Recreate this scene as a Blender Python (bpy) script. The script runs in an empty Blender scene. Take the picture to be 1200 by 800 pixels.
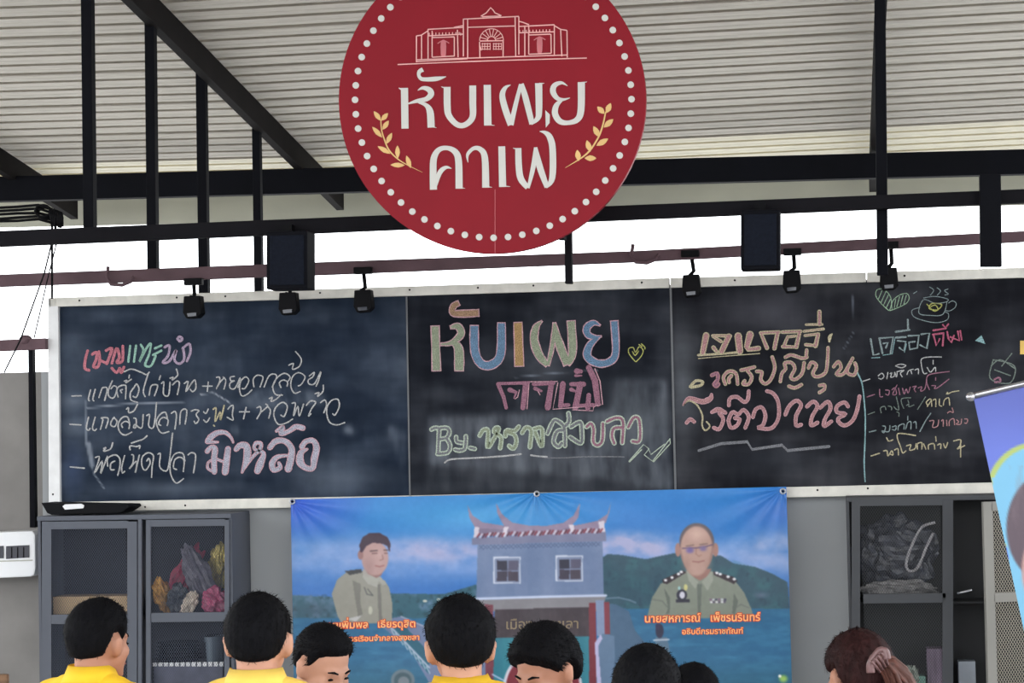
import bpy, bmesh, math, random
import numpy as np
from math import sin, cos, tan, pi, radians as R, atan2, sqrt, exp
from mathutils import Vector, Matrix, noise
from mathutils.geometry import tessellate_polygon
random.seed(7); rng = np.random.default_rng(5)
SC = bpy.context.scene; COL = SC.collection

# ------------------------------------------------------------ camera
F = 2700.0; HCAM = 2.10
yaw, pitch, roll = R(8.1), R(2.25), R(1.15)
fw = Vector((-sin(yaw)*cos(pitch), cos(yaw)*cos(pitch), sin(pitch)))
r0 = Vector((cos(yaw), sin(yaw), 0)); u0 = r0.cross(fw)
ri = cos(roll)*r0 - sin(roll)*u0; ui = sin(roll)*r0 + cos(roll)*u0
CAMLOC = Vector((0, 0, HCAM))
cd = bpy.data.cameras.new('camera'); cam = bpy.data.objects.new('camera', cd); COL.objects.link(cam)
cd.sensor_width = 36; cd.lens = F/1200*36; cd.clip_end = 500
M = Matrix((ri, ui, -fw)).transposed().to_4x4(); M.translation = CAMLOC; cam.matrix_world = M
SC.camera = cam
def at(px, py, Y):
    "point of the plane y = Y that the photograph shows at pixel (px, py)"
    d = fw*F + ri*(px-600) + ui*(400-py)
    return CAMLOC + d*(Y/d.y)
# ------------------------------------------------------------ sky, exposure
W = bpy.data.worlds.new('sky'); SC.world = W; W.use_nodes = True
bg = W.node_tree.nodes['Background']; bg.inputs[0].default_value = (.94, .97, 1, 1); bg.inputs[1].default_value = 3.9
SC.view_settings.view_transform = 'Standard'; SC.view_settings.look = 'None'
SC.view_settings.exposure = 0.0; SC.view_settings.gamma = 1; SC.view_settings.use_curve_mapping = False
SC.cycles.max_bounces = 8; SC.cycles.diffuse_bounces = 5
# ------------------------------------------------------------ materials
def lin(c):
    return tuple(((v/255)/12.92 if v/255 <= .04045 else ((v/255+.055)/1.055)**2.4) for v in c)
MATS = {}
def mat(name, col, rough=.6, metal=0, var=.15, scale=6, bump=0, spec=.5, vc=False, fine=0, alpha=1, stretch=None):
    if name in MATS: return MATS[name]
    m = bpy.data.materials.new(name); m.use_nodes = True; nt = m.node_tree; N = nt.nodes; L = nt.links
    b = N['Principled BSDF']; b.inputs['Roughness'].default_value = rough; b.inputs['Metallic'].default_value = metal
    b.inputs['Specular IOR Level'].default_value = spec
    tc = N.new('ShaderNodeTexCoord'); src = tc.outputs['Object']
    if stretch:
        mp = N.new('ShaderNodeMapping'); mp.inputs['Scale'].default_value = stretch; L.new(src, mp.inputs[0]); src = mp.outputs[0]
    nz = N.new('ShaderNodeTexNoise'); nz.inputs['Scale'].default_value = scale; nz.inputs['Detail'].default_value = 6
    L.new(src, nz.inputs['Vector'])
    rm = N.new('ShaderNodeMapRange'); rm.inputs['From Min'].default_value = .3; rm.inputs['From Max'].default_value = .7
    rm.inputs['To Min'].default_value = 1-var; rm.inputs['To Max'].default_value = 1+var
    L.new(nz.outputs['Fac'], rm.inputs['Value'])
    mx = N.new('ShaderNodeVectorMath'); mx.operation = 'SCALE'
    if vc:
        a = N.new('ShaderNodeAttribute'); a.attribute_name = 'print'; L.new(a.outputs['Color'], mx.inputs[0])
    else: mx.inputs[0].default_value = lin(col)
    L.new(rm.outputs[0], mx.inputs['Scale']); out = mx.outputs[0]
    if fine:
        n2 = N.new('ShaderNodeTexNoise'); n2.inputs['Scale'].default_value = 190; n2.inputs['Detail'].default_value = 2
        L.new(tc.outputs['Object'], n2.inputs['Vector'])
        r2 = N.new('ShaderNodeMapRange'); r2.inputs['From Min'].default_value = .35; r2.inputs['From Max'].default_value = .6
        r2.inputs['To Min'].default_value = 1-fine; L.new(n2.outputs['Fac'], r2.inputs['Value'])
        m2 = N.new('ShaderNodeVectorMath'); m2.operation = 'SCALE'; L.new(out, m2.inputs[0]); L.new(r2.outputs[0], m2.inputs['Scale']); out = m2.outputs[0]
    L.new(out, b.inputs['Base Color'])
    if bump:
        bp = N.new('ShaderNodeBump'); bp.inputs['Strength'].default_value = bump; bp.inputs['Distance'].default_value = .01
        L.new(nz.outputs['Fac'], bp.inputs['Height']); L.new(bp.outputs[0], b.inputs['Normal'])
    if alpha < 1: b.inputs['Alpha'].default_value = alpha
    MATS[name] = m; return m
# ------------------------------------------------------------ object helpers
WL = {}
def tag(o, label=None, cat=None, group=None, kind=None):
    if label: o['label'] = label
    if cat: o['category'] = cat
    if group: o['group'] = group
    if kind: o['kind'] = kind
    return o
def empty(name, loc, label=None, cat=None, group=None, kind=None):
    o = bpy.data.objects.new(name, None); COL.objects.link(o); o.location = loc; o.empty_display_size = .1
    WL[o.name] = Vector(loc); return tag(o, label, cat, group, kind)
def link_mesh(name, me, material, parent=None, smooth=False, base=False):
    "me in world coordinates -> object with its origin in its own middle (or base)"
    n = len(me.vertices); co = np.empty(n*3); me.vertices.foreach_get('co', co); co = co.reshape(-1, 3)
    mn, mxx = co.min(0), co.max(0); c = (mn+mxx)/2
    if not parent: c[2] = mn[2]
    co -= c; me.vertices.foreach_set('co', co.ravel()); me.update()
    if smooth: me.polygons.foreach_set('use_smooth', [True]*len(me.polygons))
    if material and not me.materials: me.materials.append(material)
    o = bpy.data.objects.new(name, me); COL.objects.link(o); WL[o.name] = Vector(c)
    if parent: o.parent = parent; o.location = Vector(c) - WL[parent.name]
    else: o.location = c
    return o
class MB:
    def __init__(s): s.v = []; s.f = []
    def add(s, vs, fs):
        k = len(s.v); s.v += [tuple(v) for v in vs]; s.f += [tuple(i+k for i in f) for f in fs]; return s
    def hexa(s, p):  # 8 corners: 4 front, 4 back, same winding
        return s.add(p, [(3,2,1,0),(4,5,6,7),(0,1,5,4),(1,2,6,5),(2,3,7,6),(3,0,4,7)])
    def box(s, a, b):
        x0,y0,z0 = a; x1,y1,z1 = b
        return s.hexa([(x0,y0,z0),(x1,y0,z0),(x1,y0,z1),(x0,y0,z1),(x0,y1,z0),(x1,y1,z0),(x1,y1,z1),(x0,y1,z1)])
    def prism(s, pts, Y, dep):
        "pixel outline at depth plane Y, given real thickness dep (metres, straight back)"
        P = [at(x, y, Y) for x, y in pts]; n = len(P); tr = tessellate_polygon([P])
        a2 = sum(pts[i][0]*pts[(i+1)%n][1]-pts[(i+1)%n][0]*pts[i][1] for i in range(n))
        B = [p+Vector((0, dep, 0)) for p in P]
        fs = [t for t in tr]+[(t[0]+n, t[2]+n, t[1]+n) for t in tr]+[(i, (i+1)%n, (i+1)%n+n, i+n) for i in range(n)]
        return s.add(P+B, fs)
    def rect(s, x0, y0, x1, y1, Y, dep, slope=0):
        return s.prism([(x0, y0), (x1, y0+slope*(x1-x0)), (x1, y1+slope*(x1-x0)), (x0, y1)], Y, dep)
    def tube(s, pts, r, n=8, taper=None):
        pts = [Vector(p) for p in pts]; k0 = len(s.v); m = len(pts)
        for i, p in enumerate(pts):
            t = (pts[min(i+1, m-1)]-pts[max(i-1, 0)]).normalized()
            a = t.orthogonal().normalized() if i == 0 else (a - t*a.dot(t)).normalized()
            b = t.cross(a); rr = r if taper is None else r*taper[i]
            for j in range(n):
                w = 2*pi*j/n; s.v.append(tuple(p+a*rr*cos(w)+b*rr*sin(w)))
        for i in range(m-1):
            for j in range(n):
                s.f.append((k0+i*n+j, k0+i*n+(j+1)%n, k0+(i+1)*n+(j+1)%n, k0+(i+1)*n+j))
        s.f.append(tuple(k0+j for j in reversed(range(n)))); s.f.append(tuple(k0+(m-1)*n+j for j in range(n)))
        return s
    def ball(s, c, rad, nu=14, nv=8, disp=0, seed=0, fr=8):
        k0 = len(s.v); c = Vector(c)
        for i in range(nv+1):
            for j in range(nu):
                th = pi*i/nv; ph = 2*pi*j/nu
                d = Vector((sin(th)*cos(ph), sin(th)*sin(ph), cos(th)))
                q = 1+disp*noise.noise(d*fr/3+Vector((seed, seed*2, 0))) if disp else 1
                s.v.append((c.x+d.x*rad[0]*q, c.y+d.y*rad[1]*q, c.z+d.z*rad[2]*q))
        for i in range(nv):
            for j in range(nu): s.f.append((k0+i*nu+j, k0+(i+1)*nu+j, k0+(i+1)*nu+(j+1)%nu, k0+i*nu+(j+1)%nu))
        return s
    def mesh(s, name):
        me = bpy.data.meshes.new(name); me.from_pydata(s.v, [], s.f); bm = bmesh.new(); bm.from_mesh(me)
        bmesh.ops.recalc_face_normals(bm, faces=bm.faces); bm.to_mesh(me); bm.free(); return me
    def build(s, name, material, parent=None, smooth=False, bevel=0):
        me = s.mesh(name)
        if bevel:
            bm = bmesh.new(); bm.from_mesh(me)
            es = [e for e in bm.edges if len(e.link_faces) == 2 and e.calc_face_angle() > .5]
            bmesh.ops.bevel(bm, geom=es, offset=bevel, segments=2, affect='EDGES', profile=.6, clamp_overlap=True)
            bm.to_mesh(me); bm.free()
        return link_mesh(name, me, material, parent, smooth)
# strokes laid flat on a board (pen lines with a width, in the board's own plane)
def smooth_pts(pts, sub=5):
    if len(pts) == 2:
        return [tuple(a+(b-a)*t/4 for a, b in zip(*pts)) for t in range(5)]
    P = [pts[0]]+pts+[pts[-1]]; out = []
    for i in range(1, len(P)-2):
        a, b, c, d = (np.array(q) for q in P[i-1:i+3])
        for t in range(sub):
            u = t/sub; out.append(tuple(.5*((2*b)+(c-a)*u+(2*a-5*b+4*c-d)*u*u+(3*b-a-3*c+d)*u**3)))
    out.append(pts[-1]); return out
def parse(txt, ox, oy, sc, w):
    res = []
    for st in txt.split(';'):
        pts = []
        for tk in st.split():
            q = [float(v) for v in tk.split(',')]
            pts.append((ox+q[0]/sc, oy+q[1]/sc, (q[2] if len(q) > 2 else w)/sc))
        if len(pts) > 1: res.append(pts)
    return res
def ribbons(mb, strokes, Y, grow=0, jit=0, sm=True, cap=True):
    if not callable(Y): Yf = lambda x, y: Y
    else: Yf = Y
    for si, st in enumerate(strokes):
        q = smooth_pts(st) if sm else st; zo = -.00025*(si % 5)
        if not cap and grow:                      # square pen ends: run the edge colour past them too
            def ex(p, o):
                l = sqrt((p[0]-o[0])**2+(p[1]-o[1])**2) or 1; return (p[0]+(p[0]-o[0])/l*grow/2, p[1]+(p[1]-o[1])/l*grow/2, p[2])
            q = [ex(q[0], q[1])]+list(q[1:-1])+[ex(q[-1], q[-2])]
        n = len(q); Lp = []; Rp = []
        for i, (x, y, w) in enumerate(q):
            x0, y0, _ = q[max(i-1, 0)]; x1, y1, _ = q[min(i+1, n-1)]
            tx, ty = x1-x0, y1-y0; l = sqrt(tx*tx+ty*ty) or 1; nx, ny = -ty/l, tx/l
            h = max(.15, (w+grow)/2*(1+jit*(random.random()-.5)))
            Lp.append((x+nx*h, y+ny*h)); Rp.append((x-nx*h, y-ny*h))
        vs = [at(x, y, Yf(x, y)+zo) for x, y in Lp]+[at(x, y, Yf(x, y)+zo) for x, y in Rp]
        mb.add(vs, [(i, i+1, n+i+1, n+i) for i in range(n-1)])
        if cap:
            for (x, y, w), sg in ((q[0], 0), (q[-1], 1)):
                h = max(.15, (w+grow)/2)
                if h > .6:
                    ring = [(x+h*.97*cos(a*pi/6), y+h*.97*sin(a*pi/6)) for a in range(12)]
                    mb.add([at(a, b, Yf(a, b)+zo-.00012) for a, b in ring], [tuple(range(12))])
# printed surface: colours worked out in numpy, stored on a fine grid of cloth
def vnoise(X, Y, s, seed=0):
    g = np.random.default_rng(seed).random((64, 64)); x = X/s; y = Y/s
    xi = np.floor(x).astype(int); yi = np.floor(y).astype(int); fx = x-xi; fy = y-yi
    fx = fx*fx*(3-2*fx); fy = fy*fy*(3-2*fy); G = lambda a, b: g[a % 64, b % 64]
    return (G(xi, yi)*(1-fx)+G(xi+1, yi)*fx)*(1-fy)+(G(xi, yi+1)*(1-fx)+G(xi+1, yi+1)*fx)*fy
def fbm(X, Y, s, seed=0): return sum(vnoise(X, Y, s/2**k, seed+k)/2**k for k in range(4))/1.875
def blur(m, n):
    for _ in range(n):
        m = (np.roll(m, 1, 0)+m+np.roll(m, -1, 0))/3; m = (np.roll(m, 1, 1)+m+np.roll(m, -1, 1))/3
    return m
class Canvas:
    def __init__(s, PX, PY, base): s.X = PX; s.Y = PY; s.C = np.ones(PX.shape+(3,))*np.array(base, float)
    def mixm(s, m, col):
        m = np.clip(m, 0, 1)[..., None]; s.C = s.C*(1-m)+np.array(col, float)*m
    def inside(s, pts):
        m = np.zeros(s.X.shape, bool); n = len(pts)
        for i in range(n):
            x0, y0 = pts[i]; x1, y1 = pts[(i+1) % n]
            if y0 == y1: continue
            m ^= ((y0 > s.Y) != (y1 > s.Y)) & (s.X < (x1-x0)*(s.Y-y0)/(y1-y0)+x0)
        return m
    def poly(s, pts, col, a=1):
        s.mixm(s.inside(pts)*a, col)
    def ell(s, cx, cy, rx, ry, col, a=1, soft=.12, rot=0):
        dx = s.X-cx; dy = s.Y-cy; c, q = cos(rot), sin(rot)
        d = np.sqrt(((dx*c+dy*q)/rx)**2+((-dx*q+dy*c)/ry)**2); s.mixm((1-d)/soft*a if soft < 1 else np.clip(1-d, 0, 1)*a, col)
    def line(s, pts, w, col, a=1):
        for (x0, y0), (x1, y1) in zip(pts, pts[1:]):
            dx, dy = x1-x0, y1-y0; L2 = dx*dx+dy*dy or 1
            t = np.clip(((s.X-x0)*dx+(s.Y-y0)*dy)/L2, 0, 1)
            d = np.hypot(s.X-x0-t*dx, s.Y-y0-t*dy); s.mixm((w/2+.4-d)/.8*a, col)
def grid_mesh(name, PX, PY, YD, C, material, parent, smooth=True):
    h, w = PX.shape; d = (np.array(fw)*F)[None, None]+np.array(ri)*(PX-600)[..., None]+np.array(ui)*(400-PY)[..., None]
    co = np.array(CAMLOC)+d*(YD/d[..., 1])[..., None]
    me = bpy.data.meshes.new(name); me.vertices.add(h*w); me.vertices.foreach_set('co', co.ravel())
    idx = np.arange(h*w).reshape(h, w); q = np.stack([idx[:-1, :-1], idx[1:, :-1], idx[1:, 1:], idx[:-1, 1:]], -1).reshape(-1, 4)
    me.loops.add(q.size); me.polygons.add(len(q)); me.loops.foreach_set('vertex_index', q.ravel())
    me.polygons.foreach_set('loop_start', np.arange(len(q))*4); me.update(calc_edges=True)
    a = me.color_attributes.new('print', 'FLOAT_COLOR', 'POINT'); c = np.clip(C/255, 0, 1)
    c = np.where(c <= .04045, c/12.92, ((c+.055)/1.055)**2.4); c4 = np.ones((h*w, 4)); c4[:, :3] = c.reshape(-1, 3)
    a.data.foreach_set('color', c4.ravel()); return link_mesh(name, me, material, parent, smooth)
def bil(c, h, w):
    u = np.linspace(0, 1, w)[None, :, None]; v = np.linspace(0, 1, h)[:, None, None]; c = [np.array(k, float) for k in c]
    P = (c[0]*(1-u)+c[1]*u)*(1-v)+(c[3]*(1-u)+c[2]*u)*v; return P[..., 0], P[..., 1]

m_black = mat('black_steel_paint', (10, 11, 17), .75, 0, .2, 3, spec=.1)
m_dark = mat('dark_grey_steel_paint', (20, 19, 23), .75, 0, .2, 3, spec=.1)
m_maroon = mat('brown_rusty_paint_with_glare', (92, 73, 78), .7, 0, .2, 4, spec=.15)  # brown steel, its tone lifted to hold the sky glare on the pipe
m_rafter = mat('brown_black_rafter_paint', (20, 17, 18), .75, 0, .3, 4, spec=.1)
m_roof = mat('zinc_roof_sheet', (212, 206, 196), .7, 0, .1, 2.5, stretch=(1, 14, 14))
m_roof2 = mat('cream_roof_sheet', (246, 240, 220), .6, 0, .05, 3)  # eave sheets: daylight at the roof edge put into a brighter colour
m_conc = mat('raw_concrete_wall', (128, 125, 122), .9, 0, .14, 3.5, .25)
m_wall = mat('pale_grey_painted_wall', (166, 169, 171), .7, 0, .04, 2, .05)
m_floor = mat('grey_concrete_floor', (164, 163, 161), .85, 0, .1, 1.2, .1)
m_trimw = mat('weathered_white_trim', (216, 213, 204), .6, 0, .1, 14)
m_fascia = mat('grey_fascia_board', (172, 172, 160), .7, 0, .08, 2)
m_plast = mat('black_plastic', (9, 9, 12), .65, 0, .15, 8, spec=.12)
m_cab = mat('grey_cabinet_enamel', (78, 82, 92), .6, 0, .06, 3)
m_cab2 = mat('dark_grey_cabinet_enamel', (56, 58, 62), .6, 0, .06, 3)
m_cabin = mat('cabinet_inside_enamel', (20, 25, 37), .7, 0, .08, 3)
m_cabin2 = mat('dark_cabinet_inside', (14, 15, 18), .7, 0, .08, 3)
m_white = mat('white_abs_plastic', (225, 226, 228), .4, 0, .04, 5)
m_chrome = mat('brushed_steel', (190, 190, 195), .3, .9, .08, 9)

# ============================================================ SETTING
MB().box((-60, -40, -.2), (60, 60, 0)).build('floor', m_floor)['kind'] = 'structure'
WY = 13.45
zt = at(30, 436, WY).z
xs = at(49, 500, WY).x
def struct(mb, name, m):
    o = mb.build(name, m); o['kind'] = 'structure'; return o
struct(MB().box((-9, WY, 0), (xs, WY+.15, zt)), 'wall_left', m_conc)
struct(MB().box((xs, WY, 0), (5, WY+.14, zt)), 'wall_back', m_wall)
# fascia outside the big beam
struct(MB().prism([(-80, 228), (1600, 187), (1600, 231), (-80, 268)], 18.45, .05), 'trim_1', m_fascia)
# roof
SL = -.121
base = at(347, 200, 16.9)                  # bottom edge of the long rafter where it meets the beam
def rz(Y): return base.z + SL*(Y-16.9)
ceil = empty('ceiling', (0, 14, 4.3), kind='structure')
RH = .17; Y0, Y1 = -6.0, 18.3
xr = [at(12, 205, 16.9).x, base.x, (base.x+at(1021, 180, 16.4).x)/2, at(1022, 180, 16.4).x, at(1022, 180, 16.4).x+2.2]
for x in xr:
    b = MB(); b.hexa([(x, Y0, rz(Y0)), (x+.06, Y0, rz(Y0)), (x+.06, Y0, rz(Y0)+RH), (x, Y0, rz(Y0)+RH),
                      (x, Y1, rz(Y1)), (x+.06, Y1, rz(Y1)), (x+.06, Y1, rz(Y1)+RH), (x, Y1, rz(Y1)+RH)])
    b.build('rafter', m_rafter, ceil)
def sheet(xa, xb, ya, yb, tilt, m, pitch, rib):
    "one roofing sheet, ribs running across the picture"
    b = MB(); prof = []; y = ya; x0 = base.x+.03
    while y+pitch < yb+.02:
        for dy, dz in ((0, 0), (pitch*.26, 0), (pitch*.30, -.005), (pitch*.36, -.005), (pitch*.40, 0), (pitch*.65, 0), (pitch*.65, rib), (pitch*1.16, rib), (pitch*1.16, .004), (pitch*.93, .003), (pitch*.93, 0)):
            prof.append((y+dy, dz))
        y += pitch
    n = len(prof)
    for x in (xa, xb):
        for yy, dz in prof: b.v.append((x, yy, rz(yy)+RH+.006+dz+tilt*(x-x0)))
    for i in range(n-1): b.f.append((i, i+1, n+i+1, n+i))
    return b.build('roof_sheet', m, ceil)
PT = .205
ya = 17.22-.82*29
k = 0
while ya < 17.1:
    yb = ya+PT*4
    for xa, xb, ti in ((-9.5, base.x+.03, .012), (base.x+.03, xr[3]+.03, .012), (xr[3]+.03, 5.5, .014)):
        sheet(xa, xb, ya, yb, ti if xa > -9 else -.012, m_roof, PT, .08)
    ya = yb
for xa, xb, ti in ((-9.5, base.x+.03, -.012), (base.x+.03, xr[3]+.03, .012), (xr[3]+.03, 5.5, .014)):
    sheet(xa, xb, ya, 18.5, ti, m_roof2, .2, .05)

# steel frame
def beam(name, pts, Y, dep, m, label):
    o = MB().prism(pts, Y, dep).build(name, m, bevel=.004); return tag(o, label, 'beam')
beam('steel_beam', [(-90, 209), (1600, 164), (1600, 193), (-90, 238)], 16.86, .12, m_black, 'widest black steel beam running just under the roof edge, behind the round red sign')
beam('steel_beam', [(-90, 274), (1600, 205), (1600, 220), (-90, 292)], 12.08, .08, m_dark, 'dark grey steel rail crossing behind the round sign, carrying the two black speakers')
beam('steel_pipe', [(-90, 325), (400, 306), (740, 294), (1600, 250), (1600, 262), (740, 307), (400, 321), (-90, 339)], 13.1, .06, m_maroon, 'brownish pipe rail running just above the chalkboard against the bright sky')
def post(x0, x1, yt, yb, Y, label, lean=.011, m=m_black, dep=.07, ground=False):
    d = lean*(yb-yt); b = MB()
    P = [at(x0, yt, Y), at(x1, yt, Y), at(x1+d, yb, Y), at(x0+d, yb, Y)]
    if yt < 0:
        for p in P[:2]: p.z = rz(Y)+.02
    if ground: P[2] = Vector((P[2].x, P[2].y, 0)); P[3] = Vector((P[3].x, P[3].y, 0))
    b.hexa(P+[p+Vector((0, dep, 0)) for p in P])
    return tag(b.build('steel_post', m, bevel=.004), label, 'post')
post(94, 106, -40, 277, 12.17, 'leftmost and thickest of the four black posts under the slanting rafter')
post(169, 180, 26, 320, 13.17, 'second black post from the left under the slanting rafter')
post(229, 240, 85, 343, 14.4, 'third black post from the left under the slanting rafter, ending behind the chalkboard', ground=True)
post(295, 304, 150, 343, 15.7, 'thin rightmost black post under the slanting rafter', ground=True)
post(1025, 1038, -40, 322, 12.17, 'tall black post right of the round sign, rising to the roof above the chalkboard', lean=.008)
post(1148, 1173, 204, 312, 12.02, 'thick short black post joining the rails near the right edge')
post(661, 669, 246, 332, 12.16, 'slim dark post just under the right half of the round sign', m=m_dark)
# hoop cables on the pipe
for (cx, cy, lab) in ((140, 322, 'black cable loop hooked on the brownish pipe left of the left speaker'), (755, 296, 'black cable loop hooked on the brownish pipe right of the round sign')):
    pts = [(cx-13, cy-10), (cx-15, cy+2), (cx-10, cy+11), (cx+3, cy+12), (cx+13, cy+8), (cx+17, cy+2)]
    o = MB().tube([at(x, y, 13.07) for x, y, in pts], .011, 6).build('cable_loop', m_maroon, smooth=True); tag(o, lab, 'cable')
# wires top left
wr = MB()
for k in range(5):
    wr.tube([at(x, y+k*4-4+random.uniform(-1, 1), 12.3+.02*k) for x, y in ((-30, 250), (0, 248), (20, 246), (45, 245), (62, 250))], .008, 6)
for k in range(4):
    wr.tube([at(50+k*1.2+9*cos(a), 247+k+7*sin(a), 12.3+.02*k) for a in np.linspace(0, 2*pi, 14)], .007, 6)
for k in range(7):
    wr.tube([at(58+k*2.3, 243+k, 12.3), at(60+k*2.2, 255, 12.28), at(61+k*2, 266+random.uniform(-3, 3), 12.3)], .008, 6)
tag(wr.build('wire_bundle', m_plast, smooth=True), 'tangled bundle of black wires coiled under the roof at top left', 'wires')
w2 = MB().tube([at(61, 262, 12.4), at(61, 300, 12.4), at(61, 350, 12.4)], .007, 6)
w2.tube([at(65, 266, 12.4), at(52, 320, 12.4), at(24, 398, 12.4), at(5, 436, 12.5)], .005, 6)
w2.tube([at(66, 286, 12.4), at(55, 330, 12.4), at(40, 396, 12.4)], .004, 6)
tag(w2.build('hanging_wire', m_plast, smooth=True), 'thin wires hanging down beside the left edge of the chalkboard', 'wires')
rl = empty('railing', at(30, 404, 13.3), 'brown metal railing and thin pipe at the far left above the concrete wall', 'railing')
MB().prism([(-90, 402), (53, 396), (53, 409), (-90, 415)], 13.28, .06).build('top_rail', m_maroon, rl)
MB().prism([(33, 409), (38, 409), (41, 618), (35, 618)], 13.32, .05).build('pipe', m_black, rl)
MB().ball(at(30, 398, 13.3), (.04, .04, .03)).build('cap', m_maroon, rl, True)

# ============================================================ CHALKBOARD
BY = 13.36
cb = empty('chalkboard', at(600, 570, BY), 'long black chalkboard in a white frame covered in colourful handwritten menu lettering', 'chalkboard')
m_board = mat('chalkboard_surface', (30, 33, 38), .8, 0, .18, 5, vc=True, spec=.08)
def panel(corners, seed, blue, smears):
    w = int((corners[1][0]-corners[0][0])/2.2); h = 110; PX, PY = bil(corners, h, w)
    c = Canvas(PX, PY, blue)
    c.C += (np.clip(fbm(PX, PY*1.3, 80, seed)-.42, 0, 1)*75)[..., None]+((fbm(PX*.3, PY*1.6, 20, seed+9)-.5)*22)[..., None]+((fbm(PX*1.5, PY*.3, 14, seed+19)-.5)*14)[..., None]
    for sm in smears:
        if sm[0] == 'e': c.ell(*sm[1:6], (sm[6] if len(sm) > 6 else .6), soft=1.0)
        elif sm[0] == 'p':
            m = blur(c.inside(sm[1]).astype(float), 3)*(.1+1.5*np.clip(fbm(PX*1.5, PY*.35, 16, seed+3)-.15, 0, 1)); c.mixm(m*sm[3], sm[2])
        else: c.line(sm[1], sm[2], sm[3], sm[4])
    o = grid_mesh('board_panel', PX, PY, np.full(PX.shape, BY), c.C, m_board, cb)
    return o
g1 = (120, 128, 140)
panel([(64, 355), (475.5, 345), (479.5, 584), (66, 592)], 3, (33, 42, 56), [
    ('e', 250, 455, 60, 20, (70, 78, 90)), ('p', [(280, 470), (305, 455), (345, 452), (378, 462), (380, 472), (330, 476), (300, 478)], g1, .75),
    ('p', [(210, 470), (240, 460), (275, 470), (285, 478), (255, 476), (225, 480)], g1, .3),
    ('e', 85, 470, 26, 12, g1, .6), ('e', 88, 500, 26, 14, g1, .5), ('e', 85, 450, 30, 60, (70, 80, 95), .4),
    ('p', [(448, 497), (462, 498), (474, 507), (476, 540), (468, 550), (460, 520)], g1, .5), ('e', 400, 560, 90, 24, g1, .45), ('e', 200, 572, 110, 16, g1, .5),
    ('l', [(100, 470), (101, 520), (110, 555), (122, 572)], 2, g1, .5), ('l', [(102, 478), (160, 472), (215, 472)], 2.4, g1, .55), ('l', [(104, 520), (108, 545)], 7, g1, .3),
    ('l', [(235, 462), (250, 460), (270, 472)], 1.6, (170, 175, 185), .6), ('p', [(268, 505), (275, 496), (282, 503), (280, 511)], g1, .9), ('p', [(404, 500), (412, 499), (416, 509), (405, 508)], g1, .9),
    ('e', 160, 368, 90, 14, g1, .22), ('e', 85, 550, 20, 40, (60, 75, 110), .5)])
panel([(477, 345), (784.5, 336), (790.5, 578), (481, 584)], 11, (27, 30, 37), [
    ('p', [(503, 488), (715, 480), (722, 445), (782, 443), (786, 575), (700, 560), (505, 545)], (105, 110, 118), .75),
    ('p', [(500, 545), (790, 545), (790, 576), (500, 578)], (95, 100, 106), .35), ('p', [(503, 485), (520, 482), (520, 545), (505, 545)], g1, .3),
    ('e', 740, 490, 60, 60, (100, 106, 112), .5), ('l', [(604, 442), (660, 436), (700, 434)], 1.6, g1, .5)])
panel([(786.5, 336), (1205, 324), (1205, 566), (792, 578)], 19, (27, 28, 33), [
    ('e', 900, 365, 100, 45, (90, 90, 98), .6), ('e', 800, 450, 26, 120, (105, 110, 116), .6), ('e', 1140, 460, 50, 60, (85, 88, 94), .5), ('e', 1180, 410, 40, 60, (78, 80, 86), .45),
    ('l', [(999, 346), (1001, 388), (988, 410)], .9, g1, .6), ('e', 900, 540, 80, 30, (60, 64, 72), .5), ('e', 1045, 390, 40, 70, (60, 62, 68), .4)])
MB().prism([(60, 352), (1230, 322), (1230, 570), (62, 596)], BY+.012, .03).build('backing', m_plast, cb)
FY = BY-.03
def fr(pts, m=m_trimw, nm='frame_rail', dep=.07): return MB().prism(pts, FY, dep).build(nm, m, cb, bevel=.003)
fr([(57, 349), (784, 325.5), (784, 337), (57, 359.5)]); fr([(785.5, 325.5), (1015, 319), (1015, 330.5), (785.5, 337)]); fr([(1016, 319), (1240, 312), (1240, 324), (1016, 330.5)])
fr([(56, 349), (68, 349), (70.5, 600), (57, 600)], mat('off_white_trim', (222, 222, 222), .55, 0, .06, 12), 'frame_stile', .075)
fr([(57, 588.5), (480, 580.5), (480, 592), (57, 600)]); fr([(481, 580.5), (1240, 563.5), (1240, 576), (481, 592)])
for pts in ([(475.4, 346), (477.2, 346), (481.2, 582), (479.4, 582)], [(784.6, 336), (787, 336), (792.8, 577), (790.4, 577)]):
    MB().prism(pts, BY-.006, .01).build('seam_strip', mat('grey_seam', (95, 97, 100), .5), cb)
for x, y in ((93, 352), (207, 348.5), (264, 347), (375, 343), (480, 339.5), (560, 337), (625, 334.5), (752, 331), (861, 328.3), (1060, 323), (62, 579), (170, 593.8), (217, 592), (1017, 572), (958, 574)):
    MB().ball(at(x, y, FY-.001), (.006, .004, .006), 8, 5).build('screw', m_dark, cb)
LY = BY-.003
CH = {}
def chalkmat(nm, c):
    g = sum(c)/3; c = tuple((v*.86+g*.14)*.93 for v in c)
    return mat('chalk_'+nm, c, .9, 0, .15, 30, fine=.6, spec=.1)
cw = chalkmat('white', (205, 205, 205)); cp = chalkmat('pink', (222, 130, 145)); cg = chalkmat('green', (165, 215, 195)); cl = chalkmat('lilac', (196, 172, 200))
clav = chalkmat('lavender', (196, 194, 212)); crose = chalkmat('rose', (232, 178, 190)); cgreen = chalkmat('sage', (166, 178, 148)); cblue = chalkmat('blue', (112, 150, 186))
ctan = chalkmat('tan', (190, 152, 118)); cor = chalkmat('orange', (198, 158, 102)); cpk2 = chalkmat('mauve', (176, 120, 142)); cpale = chalkmat('pale_green', (205, 222, 200))
cgrey = chalkmat('grey', (138, 140, 146)); ccream = chalkmat('cream', (212, 200, 160)); csal = chalkmat('salmon', (204, 148, 150)); cyel = chalkmat('yellow', (205, 205, 110))
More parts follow.
